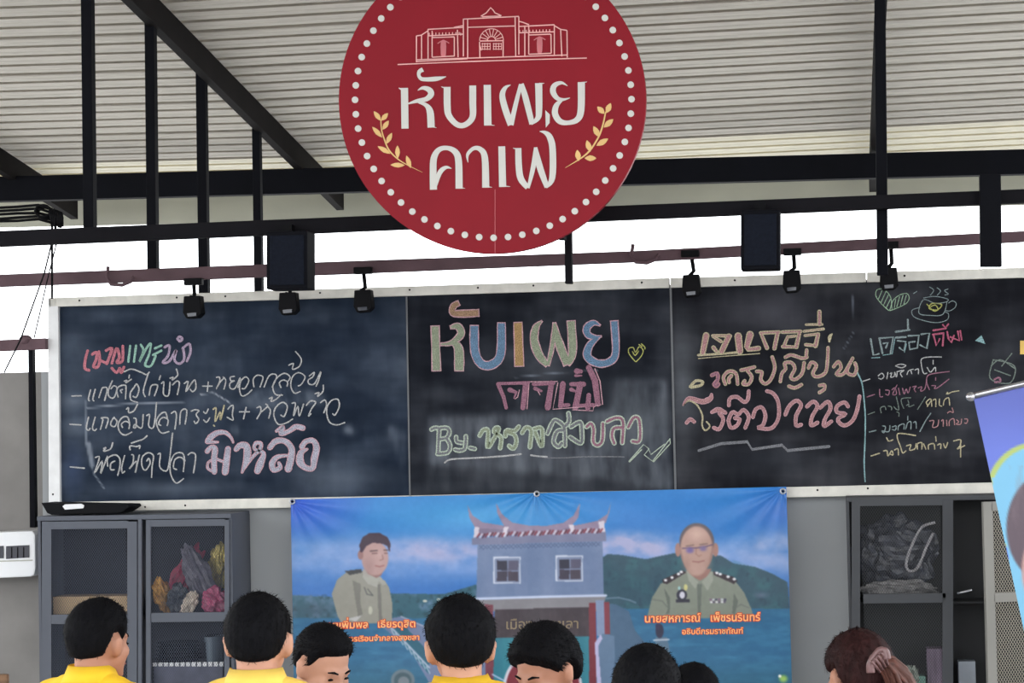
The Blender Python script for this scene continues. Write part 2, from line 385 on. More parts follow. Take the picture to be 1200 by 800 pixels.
ccy = chalkmat('cyan', (150, 195, 200)); cmag = chalkmat('magenta', (205, 100, 130)); cmint = chalkmat('mint', (175, 210, 175)); cfade = chalkmat('faded_green', (132, 146, 138))
cdk = chalkmat('faded_violet', (150, 128, 150)); cgr2 = chalkmat('light_teal', (150, 168, 170))
def chalk(name, txt, ox, oy, sc, w, m, out=None, grow=1.7, shrink=.5, sm=True, label=None, cap=True):
    st = parse(txt, ox, oy, sc, w)
    if w/sc < 2.4 and not out:
        b = MB(); ribbons(b, st, LY, 0, .3, sm); o = b.build(name, m, cb); o['kind'] = 'stuff'; return o
    bb = []                                       # strokes that touch form one letter
    for q in st:
        h = max(p[2] for p in q)/2*.5
        bb.append([min(p[0] for p in q)-h, min(p[1] for p in q)-h, max(p[0] for p in q)+h, max(p[1] for p in q)+h])
    g = list(range(len(st)))
    for i in range(len(st)):
        for k in range(i):
            a, c_ = bb[i], bb[k]
            if a[0] < c_[2] and c_[0] < a[2] and a[1] < c_[3] and c_[1] < a[3]:
                go, gn = g[i], g[k]; g = [gn if v == go else v for v in g]
    for v in sorted(set(g)):
        sub = [st[i] for i in range(len(st)) if g[i] == v]
        if out:
            b = MB(); ribbons(b, sub, LY, grow, .12, sm, cap); b.build(name+'_outline', out, cb)
            b = MB(); ribbons(b, sub, LY-.0015, -shrink, .12, sm, cap); o = b.build(name, m, cb)
        else:
            b = MB(); ribbons(b, sub, LY, 0, .2, sm, cap); o = b.build(name, m, cb)
    return o
T = 'chalk_lettering'
A_ = (80, 390, 7.275); B_ = (220, 400, 6.316); C_ = (70, 450, 6.667); D_ = (220, 490, 6.667)
chalk(T, "165,152 145,230 142,300 178,318 ; 205,182 240,165 238,225 215,285 250,290 268,240 262,160 ; 275,235 320,255 ; 322,150 372,130 352,200 328,262 ; 372,258 412,130 436,205 412,250 462,235 465,112 ; 372,300 412,338 440,300 450,340 475,290", *A_, 24, cp)
chalk(T, "528,110 512,245 ; 578,108 560,245 ; 618,100 640,150 606,245 668,128 704,90 690,180 655,272 705,280 745,195 ; 738,132 795,106 ; 722,188 794,150", *A_, 19, cg)
chalk(T, "822,122 862,108 852,190 806,252 862,240 920,145 905,228 946,262 988,222 978,125 ; 930,48 950,32 972,50 952,70 932,52 ; 975,132 1030,92 1042,160 1012,240", *A_, 21, cl)
chalk(T, "30,538 110,535 ; 190,485 172,560 180,578 ; 230,480 210,560 218,578 ; 262,550 285,480 300,465 332,475 310,575 ; 375,408 345,480 342,530 370,555 396,540 415,470 388,450 365,475 ; 425,545 413,490 435,455 486,445 492,480 488,560 ; 455,510 445,490 462,482 ; 478,410 500,405 490,425 537,395 ; 521,360 517,385 ; 558,470 582,435 603,480 582,545 552,540 ; 560,465 530,510 535,570 590,592 ; 478,330 540,308 620,335 665,355 690,335 ; 682,345 655,430 640,500 655,542 ; 690,530 705,455 740,440 762,455 735,535 ; 786,365 775,397 ; 795,430 815,420 812,520 855,530 868,420 ; 868,385 895,378 885,402 932,360 922,308 ; 890,442 925,410 948,430 930,525 ; 990,430 1022,415 1002,500 1050,430 1080,400 1088,470 1060,500 1040,480", *A_, 12, cw)
chalk(T, "110,330 180,330 ; 152,300 145,368 ; 213,265 235,265 235,300 210,352 240,300 272,268 ; 262,263 282,290 268,352 ; 345,258 315,265 320,290 345,290 313,310 315,345 350,345 388,268 372,340 ; 402,348 425,345 452,290 430,262 395,290 383,350 400,402 440,390 475,358 ; 490,335 485,280 515,250 557,265 535,337 ; 565,337 598,260 635,240 658,262 625,337 ; 690,340 678,305 708,285 738,300 735,332 ; 738,300 757,262 715,235 660,270 630,330 648,390 700,397 ; 748,175 782,163 775,205 825,185 840,130 798,75 ; 818,328 842,315 868,260 820,230 775,262 763,330 790,382 832,370 ; 900,255 937,228 925,262 892,285 900,315 940,310 985,222 968,290 950,330", *B_, 9.5, cw)
chalk(T, "80,313 166,318 ; 225,258 208,340 225,360 237,345 ; 277,258 256,340 272,362 287,350 ; 318,352 337,280 325,263 378,268 360,342 ; 425,258 403,290 400,320 430,330 447,290 427,265 ; 545,305 530,257 490,260 457,310 468,370 510,397 562,375 ; 490,337 483,310 515,290 545,308 540,347 ; 522,195 537,185 540,222 580,207 607,158 ; 580,265 597,275 595,335 578,340 587,315 640,342 652,238 ; 680,245 702,240 695,325 735,330 756,145 ; 842,270 825,220 785,235 755,290 770,350 800,382 852,370 ; 790,322 773,310 785,275 815,260 847,280 840,322 ; 872,227 900,213 912,250 900,350 ; 938,312 947,212 992,203 980,312", *C_, 11, cw)
chalk(T, "25,515 55,505 82,512 62,540 82,578 60,607 48,590 ; 118,520 135,532 152,500 ; 118,580 140,597 162,565 ; 298,500 315,480 337,475 330,540 335,582 292,560 ; 383,520 457,520 ; 432,488 413,572 ; 513,490 537,483 540,520 512,572 ; 540,525 590,480 578,463 ; 590,480 612,510 600,567 ; 603,422 627,413 615,442 650,430 692,393 ; 690,545 715,552 737,480 700,450 650,490 638,550 670,612 730,602 777,573 ; 772,457 797,460 783,552 815,480 825,552 857,463 ; 878,472 910,440 947,450 915,500 893,552 912,535 ; 943,387 972,378 960,407 1000,370 1004,323 ; 983,452 1015,433 1027,470 1007,527 ; 1073,535 1092,542 1122,480 1110,428 1060,440 1028,500 1045,590 1100,617 1162,600", *B_, 10, cw)
chalk(T, "188,502 210,495 203,592 240,520 242,582 270,473 ; 192,620 198,626", *B_, 11, ccream)
chalk(T, "83,646 192,656 ; 278,572 310,573 273,692 332,600 320,697 372,563 ; 343,502 362,495 343,522 395,507 414,458 ; 425,668 398,665 400,620 430,600 ; 375,640 375,580 430,552 468,580 470,640 453,712 ; 507,558 484,650 490,692 507,680 ; 563,550 577,560 570,620 543,662 602,600 590,692 622,553 ; 550,512 550,482 600,487 627,480 622,502 ; 560,460 620,440 650,430 682,403 ; 680,600 697,580 705,620 670,672 643,640 645,570 690,535 732,560 722,640 718,727 ; 768,547 787,545 780,640 820,677 850,640 882,383 ; 978,600 960,540 900,545 863,620 870,710 910,772 967,738 ; 912,667 888,650 900,590 940,570 972,600 965,682 ; 1003,552 1030,535 1062,560 1045,692", *C_, 11, cw)
chalk(T, "155,180,34 185,142,40 235,112,32 295,112,24 338,150,14 355,188,8 ; 165,185,20 235,186,8 ; 152,258,30 182,225,24 212,240,36 205,320,36 208,418,34 ; 205,322,8 162,342,10 157,390,12 205,418,14 ; 205,308,12 290,345,14 ; 315,240,38 292,420,44 ; 378,242,30 412,210,38 460,222,46 462,310,46 425,422,10 ; 430,410,10 500,310,16 562,245,22 572,198,20 532,195,22 522,240,16 592,272,24 568,350,50 545,410,44 ; 642,228,34 690,178,38 762,180,36 812,240,42 802,330,46 785,395,48 ; 782,290,12 700,302,26 660,350,40 672,402,34 722,385,28 712,348,16 ; 692,100,14 745,68,24 728,118,34 790,100,26 845,66,34 900,76,34 ; 892,222,36 922,182,32 980,175,34 1006,230,42 990,310,44 975,388,34 920,385,34 878,340,52 885,270,40 935,240,8", *D_, 36, clav, crose)
E_ = (490, 345, 4.286)
chalk(T, "85,158,40 92,383,42 ; 162,165,16 200,160,32 215,200,36 165,243,22 112,250,12 ; 170,238,20 203,272,44 206,383,46", *E_, 40, cgreen, crose, 1.3, 1, cap=False)
chalk(T, "205,42,24 178,58,30 172,92,28 220,96,34 305,92,34", *E_, 30, ctan, crose, 1.3, 1, cap=False)
chalk(T, "282,155,42 285,285,42 318,348,42 370,352,44 414,300,42 418,142,38", *E_, 40, cblue, crose, 1.3, 1, cap=False)
chalk(T, "501,140,42 508,360,44", *E_, 40, cor, crose, 1.3, 1, cap=False)
chalk(T, "622,133,6 592,165,32 583,230,40 608,305,42 650,355,24 ; 652,357,16 675,250,22 684,142,14 ; 684,142,14 708,245,40 750,352,40 ; 750,352,24 775,290,40 768,132,42", *E_, 40, cgreen, crose, 1.3, 1, cap=False)
chalk(T, "914,155,6 882,142,26 848,165,34 852,200,32 885,214,22 920,210,6 ; 905,215,16 862,255,34 850,310,38 900,345,36 960,338,36 992,290,34 985,132,38", *E_, 40, cblue, crose, 1.3, 1, cap=False)
chalk('chalk_drawing', "1092,338 1060,298 1058,272 1080,266 1092,290 1110,262 1130,280 1120,310 1094,338 ; 1076,285 1090,305 1108,282 ; 1108,250 1126,262 ; 1120,246 1138,264 1138,276", *E_, 5, cyel)
G_ = (480, 330, 3.2)
chalk(T, "332,384,16 352,430,16 362,472,14 ; 332,382,10 445,379,14 ; 436,384,20 425,472,20 ; 375,405,18 400,415,14 392,436,6 ; 465,384,14 540,380,14 ; 532,380,20 518,472,22 ; 470,400,14 495,410,8 ; 575,382,20 566,466,20 ; 566,464,14 596,462,14 ; 605,384,14 652,384,20 ; 640,384,22 622,470,24 ; 606,404,16 625,412,8 ; 625,464,12 690,462,14 ; 672,425,18 668,476,18 ; 672,322,22 695,370,24 706,458,22 ; 627,335,22 642,336,16 ; 622,352,10 645,352,6", *G_, 16, cpk2, sm=False)
chalk(T, "332,380 447,375 555,374 ; 448,380 440,478 ; 556,378 537,478 690,466 ; 694,325 714,372 724,460 700,464 690,470 688,484 610,480 ; 395,440 405,432 412,405 ; 490,425 480,408", *G_, 3.5, crose, sm=False)
H_ = (490, 425, 6.4)
chalk(T, "100,500 125,488 165,492 ; 158,495 150,670 ; 165,490 215,488 235,515 215,560 165,572 ; 215,568 240,620 220,672 145,682 ; 285,555 290,590 330,600 ; 358,550 350,640 310,657 278,650 ; 390,638 425,645", *H_, 26, cgrey, cpale, 1.6, 1.5)
chalk(T, "462,545 488,505 525,510 522,632 570,565 605,495 580,490 572,520 622,560 615,640 ; 655,550 662,508 722,510 755,478 ; 670,520 722,540 737,590 715,642 682,622 ; 780,525 810,485 848,510 838,632 ; 870,495 925,490 932,560 925,628 878,520", *H_, 27, cgreen, cpale, 1.5, 1.5)
I_ = (630, 425, 6.4)
chalk(T, "75,530 120,435 165,445 200,490 205,622 ; 195,505 145,515 120,590 155,628 182,600 ; 200,480 235,440 232,378 ; 250,480 320,445 332,520 325,602 245,558", *I_, 28, cgrey, cpale, 1.5, 1.5)
chalk(T, "368,480 400,455 420,500 418,590 450,618 485,580 490,455 ; 520,440 590,412 640,440 635,600 ; 632,485 572,492 558,550 575,602 ; 680,482 720,412 762,430 765,580 712,588", *I_, 28, cpk2, cpale, 1.5, 1.5)
chalk('chalk_underline', "200,748 225,730 280,720 480,710 650,698 772,684 ; 845,692 900,700 965,704", *H_, 12, cw)
chalk('chalk_underline', "0,701 80,712 200,712 350,704 600,704 650,706", *I_, 8, cgrey)
chalk('chalk_drawing', "685,738 795,612 835,645 800,690 862,738 992,570 ; 992,570 995,605 870,742 ; 780,650 690,742 ; 830,640 850,688 950,610", *I_, 8, cpale, sm=False)
J_ = (800, 360, 10); K_ = (880, 360, 8); L_ = (795, 410, 7.275); N_ = (900, 410, 7.275)
chalk(T, "275,330,70 235,535,54 ; 355,340,24 450,400,30 ; 350,330,22 560,335,30 ; 540,340,60 455,520,60 ; 360,470,40 400,520,30 ; 650,335,76 670,515,70 ; 790,320,80 750,470,60 760,495,40 890,480,50", *J_, 50, csal, ccream, 1.2, 1.6, sm=False)
chalk(T, "95,245,24 150,380,34 ; 90,240,24 265,232,26 ; 250,240,34 220,385,34 ; 295,232,24 465,225,26 ; 455,235,30 425,372,34 ; 300,368,30 430,372,20 ; 345,275,22 310,360,26 ; 345,278,18 415,268,18 ; 495,225,16 680,202,18 ; 505,265,18 635,248,20 ; 630,255,30 605,362,34 ; 515,350,26 600,358,20 ; 515,162,12 668,160,16 ; 642,42,34 642,158,34", *K_, 30, csal, ccream, 1.1, 1.4, sm=False)
chalk('chalk_underline', "180,560,26 460,545,22 690,522,26 ; 180,600,10 420,578,10 900,540,14", *J_, 20, ccream, sm=False)
chalk(T, "100,312 150,262 205,270 190,300 110,318", *L_, 24, ccream)
chalk(T, "285,215 330,200 335,250 305,290 325,308 342,290", *L_, 22, cpk2, csal)
chalk(T, "400,290 385,230 430,182 490,200 505,290 ; 452,218 430,245 432,275 ; 535,172 590,160 648,145 ; 590,178 625,230 600,288 552,290 565,262 ; 668,182 712,190 702,250 740,287 788,250 822,150 800,60", *L_, 25, csal, ccream, 1.0, .8)
chalk(T, "105,268 118,200 150,160 142,112 200,108 228,160 195,230 232,250 290,200 308,108 ; 178,308 228,322 285,295 ; 148,62 200,42 290,70 332,60 ; 330,0 326,45 ; 345,152 370,105 412,130 382,200 420,228 490,190 508,80 512,-20 ; 440,302 480,298 478,335 438,362 ; 560,142 600,100 622,150 582,205 640,205 690,130 722,70 ; 690,130 675,190 730,213 755,160 742,112", *N_, 24, csal, ccream, 1.0, .8)
chalk(T, "760,250,14 740,275,34 735,320,20", *K_, 24, ccream)
chalk(T, "40,470,10 90,410,26 200,440,42 270,415,40 282,378,20 ; 70,620 100,590 135,612 ; 285,530,24 340,508,38 402,535,26 ; 350,540 382,590 350,672 302,662 ; 425,600 460,530 510,548 555,510 600,570 570,662 ; 425,600 448,662 500,642 522,590 482,580 ; 430,472 440,412 500,400 560,442 592,420 600,350 ; 635,572 660,505 712,490 742,560 720,640 680,662 790,667 852,580 852,450 810,372 755,350", *L_, 27, csal, crose, .8, .6)
chalk(T, "40,470 90,432 160,470 205,560 202,640 230,685 268,650 240,610", *L_, 14, ccream)
chalk(T, "148,550 180,480 240,432 282,470 240,560 240,642 282,636 ; 332,482 385,440 422,480 375,570 368,642 422,618 ; 445,492 510,440 532,500 485,590 478,648 540,608 ; 682,480 650,445 588,480 590,530 660,545 600,582 610,622 660,642 725,595 762,500 780,395", *N_, 28, csal, crose, .8, .6)
chalk('chalk_line', "752,112 762,190 800,280 820,430 830,600 826,800 820,960 828,1120", *N_, 12, ccy)
chalk('chalk_line', "120,640 200,615 295,608 312,636 420,620 440,640 590,625", 780, 320, 3.08, 10, cgrey, sm=False)
O_ = (1010, 325, 6.316); Pq = (1010, 410, 8.571); Q_ = (1010, 465, 8.571); X_ = (990, 310, 2.963)
leafs = "200,245 150,200 105,140 112,92 160,88 205,130 220,190 205,245 ; 222,232 225,180 270,135 330,118 350,150 330,190 270,222 205,246"
chalk('chalk_drawing', leafs+" ; 120,165 150,95 ; 140,190 180,100 ; 160,205 198,125 ; 180,225 212,160 ; 240,225 250,160 ; 258,220 280,140 ; 285,210 305,130 ; 310,200 330,130", *O_, 6, cmint)
chalk('chalk_drawing', "455,152 540,140 635,160 620,182 540,190 455,165 422,262 500,280 600,272 632,172 ; 430,222 372,242 385,290 470,322 560,334 632,312 640,268 610,255 ; 640,190 670,173 697,190 690,222 650,247 618,245 ; 500,70 532,95 505,132 ; 555,75 582,100 557,132 ; 640,85 612,98 640,122 612,130 ; 380,120 410,102", *O_, 6, cgr2)
chalk('chalk_drawing', "482,198 540,250 592,202 520,192 498,230 562,240 545,205 510,215", *O_, 8, cyel)
chalk(T, "65,455 85,575 125,565 ; 130,452 152,560 ; 128,450 232,442 212,560 ; 160,488 192,482 178,520 ; 250,445 325,440 ; 265,468 325,475 312,545 278,520 ; 345,432 422,428 410,522 355,532 348,480 392,474 ; 440,420 500,412 480,525 432,500 ; 250,402 352,388 ; 340,312 342,382", *O_, 14, cgr2, sm=False)
chalk(T, "70,595 135,592 ; 155,575 225,565 245,450 ; 315,555 330,490", *O_, 6, ccy, sm=False)
chalk(T, "525,422 602,412 ; 530,425 552,505 575,455 ; 605,412 598,505 ; 632,402 640,450 662,482 682,430 ; 655,440 722,468 710,398 ; 528,392 622,377 ; 600,350 618,372 640,345 ; 738,460 728,395", *O_, 13, cmag, sm=False)
bt = MB(); bt.prism([(1010+x/6.316, 325+y/6.316) for x, y in ((885, 428), (838, 468), (915, 492))], LY, .002).build('chalk_drawing', ccy, cb)
chalk('chalk_drawing', "515,330 580,345 592,372 570,412 505,395 515,332 ; 510,350 540,330 590,360 ; 545,352 580,308 ; 520,365 575,385", *X_, 4, cfade)
chalk('chalk_drawing', "520,398 535,392 540,405 522,408", *X_, 7, cpk2)
chalk(T, "5,315 85,290 ; 162,262 200,233 222,265 195,292 165,280 ; 262,222 250,292 ; 280,240 300,228 290,272 325,262 330,222 348,272 355,212 ; 335,160 385,142 442,155 400,178 335,160 ; 360,215 425,203 388,232 408,272 ; 452,250 470,208 520,192 ; 490,200 502,242 ; 530,202 567,190 567,242 ; 802,70 680,70 602,88 598,150 620,232 655,232 ; 655,172 690,222 735,172 742,217 ; 716,100 716,147", *Pq, 10, cw)
chalk(T, "48,472 130,445 ; 178,392 182,465 212,467 ; 235,402 275,408 265,452 235,440 ; 300,402 332,380 347,440 310,442 355,348 ; 368,380 382,452 ; 408,380 425,442 445,390 465,432 487,368 ; 505,370 547,363 525,390 542,422 ; 562,382 602,370 590,412 632,390 652,298 ; 880,215 700,240 655,270 652,330 680,402 ; 698,357 740,360 728,387 770,372 877,290 ; 741,273 741,307", *Pq, 10, cpk2)
chalk(T, "58,177 130,150 ; 195,162 188,110 230,95 242,132 ; 262,90 297,100 297,132 ; 320,95 345,122 372,120 345,-5 ; 348,150 372,160 371,197 ; 495,8 405,15 398,60 422,117 ; 462,28 472,62 ; 448,88 470,70 475,98 525,78 ; 642,-5 558,127", *Q_, 9, cfade)
chalk(T, "660,82 648,50 692,20 702,92 ; 692,42 658,95 ; 715,32 742,25 742,97 ; 780,20 778,80 802,92 ; 818,82 830,30 872,10 882,82 ; 850,-30 862,-48 862,-30 905,-50 975,-62", *Q_, 11, ccream)
chalk(T, "75,352 142,335 ; 208,290 237,300 222,357 203,340 270,347 282,288 ; 305,302 342,290 337,332 305,325 ; 363,332 370,290 422,270 422,322 ; 440,322 460,260 492,250 492,322 ; 518,257 542,250 547,312 ; 461,193 461,232 ; 692,163 640,240 583,347", *Q_, 11, cgr2)
chalk(T, "678,242 722,238 710,302 760,292 772,228 ; 798,242 817,230 817,297 ; 850,228 855,292 ; 878,292 880,240 922,218 932,282 ; 950,228 972,250 948,272 992,272 1002,218 ; 1030,220 1062,225 1052,262 1028,260 ; 858,162 885,145 917,155 906,108", *Q_, 10, csal)
chalk(T, "93,592 177,565 ; 218,542 252,540 262,592 300,540 312,582 280,570 ; 328,532 362,520 367,582 ; 248,408 270,442 312,430 ; 540,387 380,365 355,402 388,500 410,562 442,540 ; 448,492 492,480 480,532 532,520 545,468 ; 558,522 560,470 602,460 602,522 ; 620,470 642,522 ; 668,522 672,480 722,470 732,522 ; 741,398 746,442 ; 760,482 792,470 792,517 ; 820,470 840,512 862,458 ; 922,442 992,430 985,490 958,522 1032,488 ; 992,430 992,602", *Q_, 12, ccream)
MB().rect(1195.5, 399, 1202, 415, LY, .01).build('sticker', mat('yellow_sticker', (214, 176, 84), .5), cb)

# spotlights over the board
for x, y, cx, cy, lab in ((225, 358, 225, 335, 'leftmost small black spotlight over the chalkboard'), (337, 354, 337, 332, 'small black spotlight directly below the left speaker'),
        (425, 351, 424, 322, 'small black spotlight below the left edge of the round sign'), (810, 333, 808, 302, 'small black spotlight above the seam right of the chalkboard middle'),
        (928, 328, 928, 300, 'small black spotlight just right of the right speaker'), (1042, 325, 1042, 292, 'small black spotlight above the heart drawing on the chalkboard')):
    e = empty('spotlight', at(x, y+13, 13.15), lab, 'spotlight', 'small black spotlights over the chalkboard')
    MB().prism([(x-10, y-11), (x+9, y-12), (x+11, y+9), (x+6, y+14), (x-7, y+15), (x-11, y+8)], 13.12, .09).build('lamp_head', m_plast, e, bevel=.006)
    MB().prism([(x-6, y+9), (x+5, y+8), (x+5, y+12), (x-5, y+13)], 13.115, .01).build('lens', mat('dark_glass', (60, 62, 70), .1), e)
    b = MB().tube([at(x-2, y-10, 13.16), at(x+3, (y+cy)/2, 13.16), at(cx+2, cy-4, 13.16)], .012, 8); b.build('arm', m_plast, e, True)
    MB().rect(cx-10, cy-9, cx+11, cy-1, 13.06, .05, -.03).build('clamp', m_plast, e, bevel=.004)
# speakers
for (x0, y0, x1, y1, lab) in ((312, 271, 360, 339, 'black box speaker hanging left of the round sign'), (868, 246, 914, 316, 'black box speaker hanging right of the round sign')):
    e = empty('loudspeaker', at((x0+x1)/2, y1, 11.9), lab, 'speaker', 'black box speakers on the steel rail')
    MB().rect(x0, y0, x1, y1, 11.88, .19, -.02).build('cabinet', m_black, e, bevel=.008)
    MB().rect(x0+4, y0+5, x1-4, y1-5, 11.872, .01, -.02).build('grille', mat('speaker_grille', (19, 23, 33), .8, 0, .2, 60, spec=.1), e, bevel=.003)
    MB().rect((x0+x1)/2-6, y0-8, (x0+x1)/2+6, y0+4, 12.0, .06, -.02).build('bracket', m_plast, e)

# ============================================================ ROUND SIGN
SY = 11.72; scx, scy, sr = 577, 117, 180
sg = empty('round_sign', at(scx, scy+sr, SY), 'large round red cafe sign with white lettering and a dotted rim', 'sign')
m_red = mat('red_vinyl', (136, 12, 30), .5, 0, .05, 3, spec=.2)
circ = lambda r, n=96: [(scx+r*cos(2*pi*i/n), scy+r*sin(2*pi*i/n)) for i in range(n)]
MB().prism(circ(sr), SY, .05).build('disc', m_red, sg)
m_sw = mat('white_vinyl_print', (210, 208, 202), .5, 0, .03, 6, spec=.2); m_sg = mat('gold_vinyl_print', (222, 180, 112), .4, 0, .06, 6); m_pk = mat('pale_pink_line_print', (232, 170, 166), .5)
for k in range(60):
    a = 2*pi*(k+.5)/60+.05; cx, cy = scx+1+162*cos(a), scy-.5+162*sin(a)
    MB().prism([(cx+3.9*cos(t*pi/6), cy+3.9*sin(t*pi/6)) for t in range(12)], SY-.004, .004).build('dot', m_sw, sg)
def sgn(name, txt, ox, oy, sc, w, m, sm=True, off=.004, cap=True):
    b = MB(); ribbons(b, parse(txt, ox, oy, sc, w), SY-off, 0, 0, sm, False)
    return b.build(name, m, sg)
S_ = (460, 75, 5)
for t in ("70,140,42 73,378,42 ; 36,140,3 52,147,12 75,150,14 ; 148,154,4 178,140,20 213,150,32 226,176,36 198,205,28 145,216,22 92,232,8 ; 150,222,14 195,240,24 220,280,40 226,372,42 ; 226,366,8 258,373,2",
          "178,32,26 158,44,24 154,66,20 168,86,22 200,90,24 260,86,26 314,74,3",
          "285,133,3 320,144,12 ; 320,134,40 321,250,40 332,305,36 378,354,32 425,356,32 468,312,36 470,225,40 470,126,40",
          "555,122,42 558,360,44 ; 560,354,8 598,360,2",
          "692,122,3 660,140,22 643,185,34 660,262,38 694,357,38 ; 694,357,30 722,235,26 752,118,22 ; 755,116,26 780,200,36 818,352,32 ; 812,352,12 850,318,30 858,270,38 856,112,42 ; 860,116,12 890,112,2",
          "1025,128,3 990,110,18 950,125,30 940,162,34 965,200,26 1000,208,16 1040,198,3 ; 1000,206,10 962,240,30 952,290,36 980,335,34 1030,344,26 1082,325,34 1104,270,40 1106,106,42 ; 1108,110,10 1140,104,2",
          "240,736,42 238,640,40 242,552,38 272,502,30 322,492,26 368,515,36 387,570,40 390,730,42 ; 392,724,8 425,728,2 ; 346,612,3 312,606,20 275,640,28 248,735,12",
          "442,576,3 440,530,18 475,494,22 515,500,30 541,550,38 546,724,42 ; 548,718,8 584,722,2",
          "640,482,40 645,720,42 ; 648,714,8 690,718,2",
          "706,492,3 735,500,12 ; 737,492,36 740,600,38 752,672,38 792,724,30 ; 795,727,16 825,600,28 838,488,18 ; 838,488,20 862,600,38 905,722,28 ; 900,724,12 936,665,36 938,500,38 922,430,36 895,402,22 862,394,3"):
    sgn('lettering', t, *S_, 30, m_sw)
MB().prism([(460+x/5, 75+y/5) for x, y in ((895, 270), (922, 296), (920, 345), (898, 372))], SY-.004, .002).build('lettering', m_sw, sg)
def leafset(ox, oy, sc, stem, lv, wd):
    b = MB(); ribbons(b, parse(stem, ox, oy, sc, 9), SY-.004)
    for (bx, by), (tx, ty) in lv:
        L = sqrt((tx-bx)**2+(ty-by)**2); nx, ny = -(ty-by)/L, (tx-bx)/L; pts = []
        for t, q in ((0, 0), (.2, .6), (.45, 1), (.7, .8), (.9, .35), (1, 0)): pts.append((ox+(bx+(tx-bx)*t+nx*q*wd/2)/sc, oy+(by+(ty-by)*t+ny*q*wd/2)/sc))
        for t, q in ((.9, .35), (.7, .8), (.45, 1), (.2, .6)): pts.append((ox+(bx+(tx-bx)*t-nx*q*wd/2)/sc, oy+(by+(ty-by)*t-ny*q*wd/2)/sc))
        b.prism(pts, SY-.005, .002)
    b.build('leaf_branch', m_sg, sg)
leafset(420, 110, 8, "210,240,9 218,340,11 245,430,13 280,515,13 340,585,12 430,650,9 600,735,2", [((210, 250), (145, 162)), ((212, 250), (278, 180)), ((226, 335), (284, 250)), ((222, 408), (130, 308)), ((262, 468), (314, 365)), ((300, 560), (180, 490)), ((368, 605), (366, 483)), ((435, 668), (300, 665)), ((490, 695), (450, 578))], 46)
leafset(400, 0, 2.6667, "826,350,4 816,395,5 800,435,5 765,482,5 700,524,1", [((828, 353), (842, 322)), ((822, 355), (800, 333)), ((820, 398), (850, 372)), ((806, 428), (788, 394)), ((797, 455), (834, 433)), ((778, 474), (767, 438)), ((760, 494), (797, 494)), ((742, 503), (737, 468))], 18)
Bc = (460, 0, 5)
lines = "30,378 400,362 700,352 1138,340;140,365 140,210;140,210 170,206;170,206 170,350;170,205 208,180;208,170 208,345;208,172 415,160;232,180 232,335;232,220 362,216;362,215 362,330;380,175 384,335;360,160 415,150;415,110 415,330;440,110 440,340;415,112 740,96;440,160 715,152;740,98 740,320;718,100 722,328;518,95 550,75 562,60 575,45 590,60 600,75 638,92;525,98 635,94;740,125 762,130 800,145;740,155 948,145;948,145 948,320;775,155 775,330;798,155 798,318;798,205 925,200;928,200 930,312;948,150 985,172 1022,178;1022,178 1024,338;985,172 992,330;140,350 1024,322;510,245 512,335;648,240 648,332;512,240 648,238;512,268 520,295;140,360 440,344;232,335 362,328;798,318 930,312;208,210 415,200;740,192 948,186"
b = MB(); ribbons(b, parse(lines, *Bc, 6.5), SY-.004, 0, 0, False, False)
arc = lambda cx, cy, r, a0, a1, n=12: ' '.join('%f,%f' % (cx+r*cos(a0+(a1-a0)*i/n), cy-r*sin(a0+(a1-a0)*i/n)) for i in range(n+1))
ribbons(b, parse(arc(580, 238, 70, 0, pi)+';'+arc(580, 238, 24, 0, pi)+';'+';'.join('%f,%f %f,%f' % (580+24*cos(a), 238-24*sin(a), 580+68*cos(a), 238-68*sin(a)) for a in np.linspace(.3, 2.85, 8)), *Bc, 4.5), SY-.004, 0, 0, False, False)
for x0 in (215, 380, 745): 
    for i in range(10 if x0 != 380 else 2): ribbons(b, parse('%f,%f %f,%f' % (x0+i*19.5, 192-i*.5-(x0 > 700)*16, x0+i*19.5, 208-i*.5-(x0 > 700)*16), *Bc, 5), SY-.004, 0, 0, False, False)
for y in (256, 272, 288): ribbons(b, parse('522,%d 572,%d;588,%d 640,%d' % (y, y, y, y), *Bc, 4), SY-.004, 0, 0, False, False)
for x in (526, 540, 556, 572, 592, 606, 622, 638): ribbons(b, parse('%d,252 %d,292' % (x, x), *Bc, 4), SY-.004, 0, 0, False, False)
b.build('building_outline', m_pk, sg)
for cx, cy in ((298, 275), (862, 255)):
    b = MB(); ribbons(b, parse('%d,%d,30 %d,%d,34 %d,%d,30' % (cx, cy-28, cx, cy, cx, cy+45), *Bc, 30), SY-.004, 0, 0, False)
    ribbons(b, parse('%d,%d %d,%d %d,%d' % (cx-34, cy-20, cx, cy-38, cx+34, cy-22), *Bc, 6), SY-.004); b.build('building_outline', mat('dusty_red_print', (196, 106, 112), .5), sg)
MB().rect(579.6, 222, 580.6, 297, SY-.003, .003).build('joint_line', mat('sign_joint', (178, 74, 82), .5), sg)
for x in (500, 650): MB().rect(x-4, 215, x+4, 275, SY+.04, .38).build('bracket', m_black, sg)

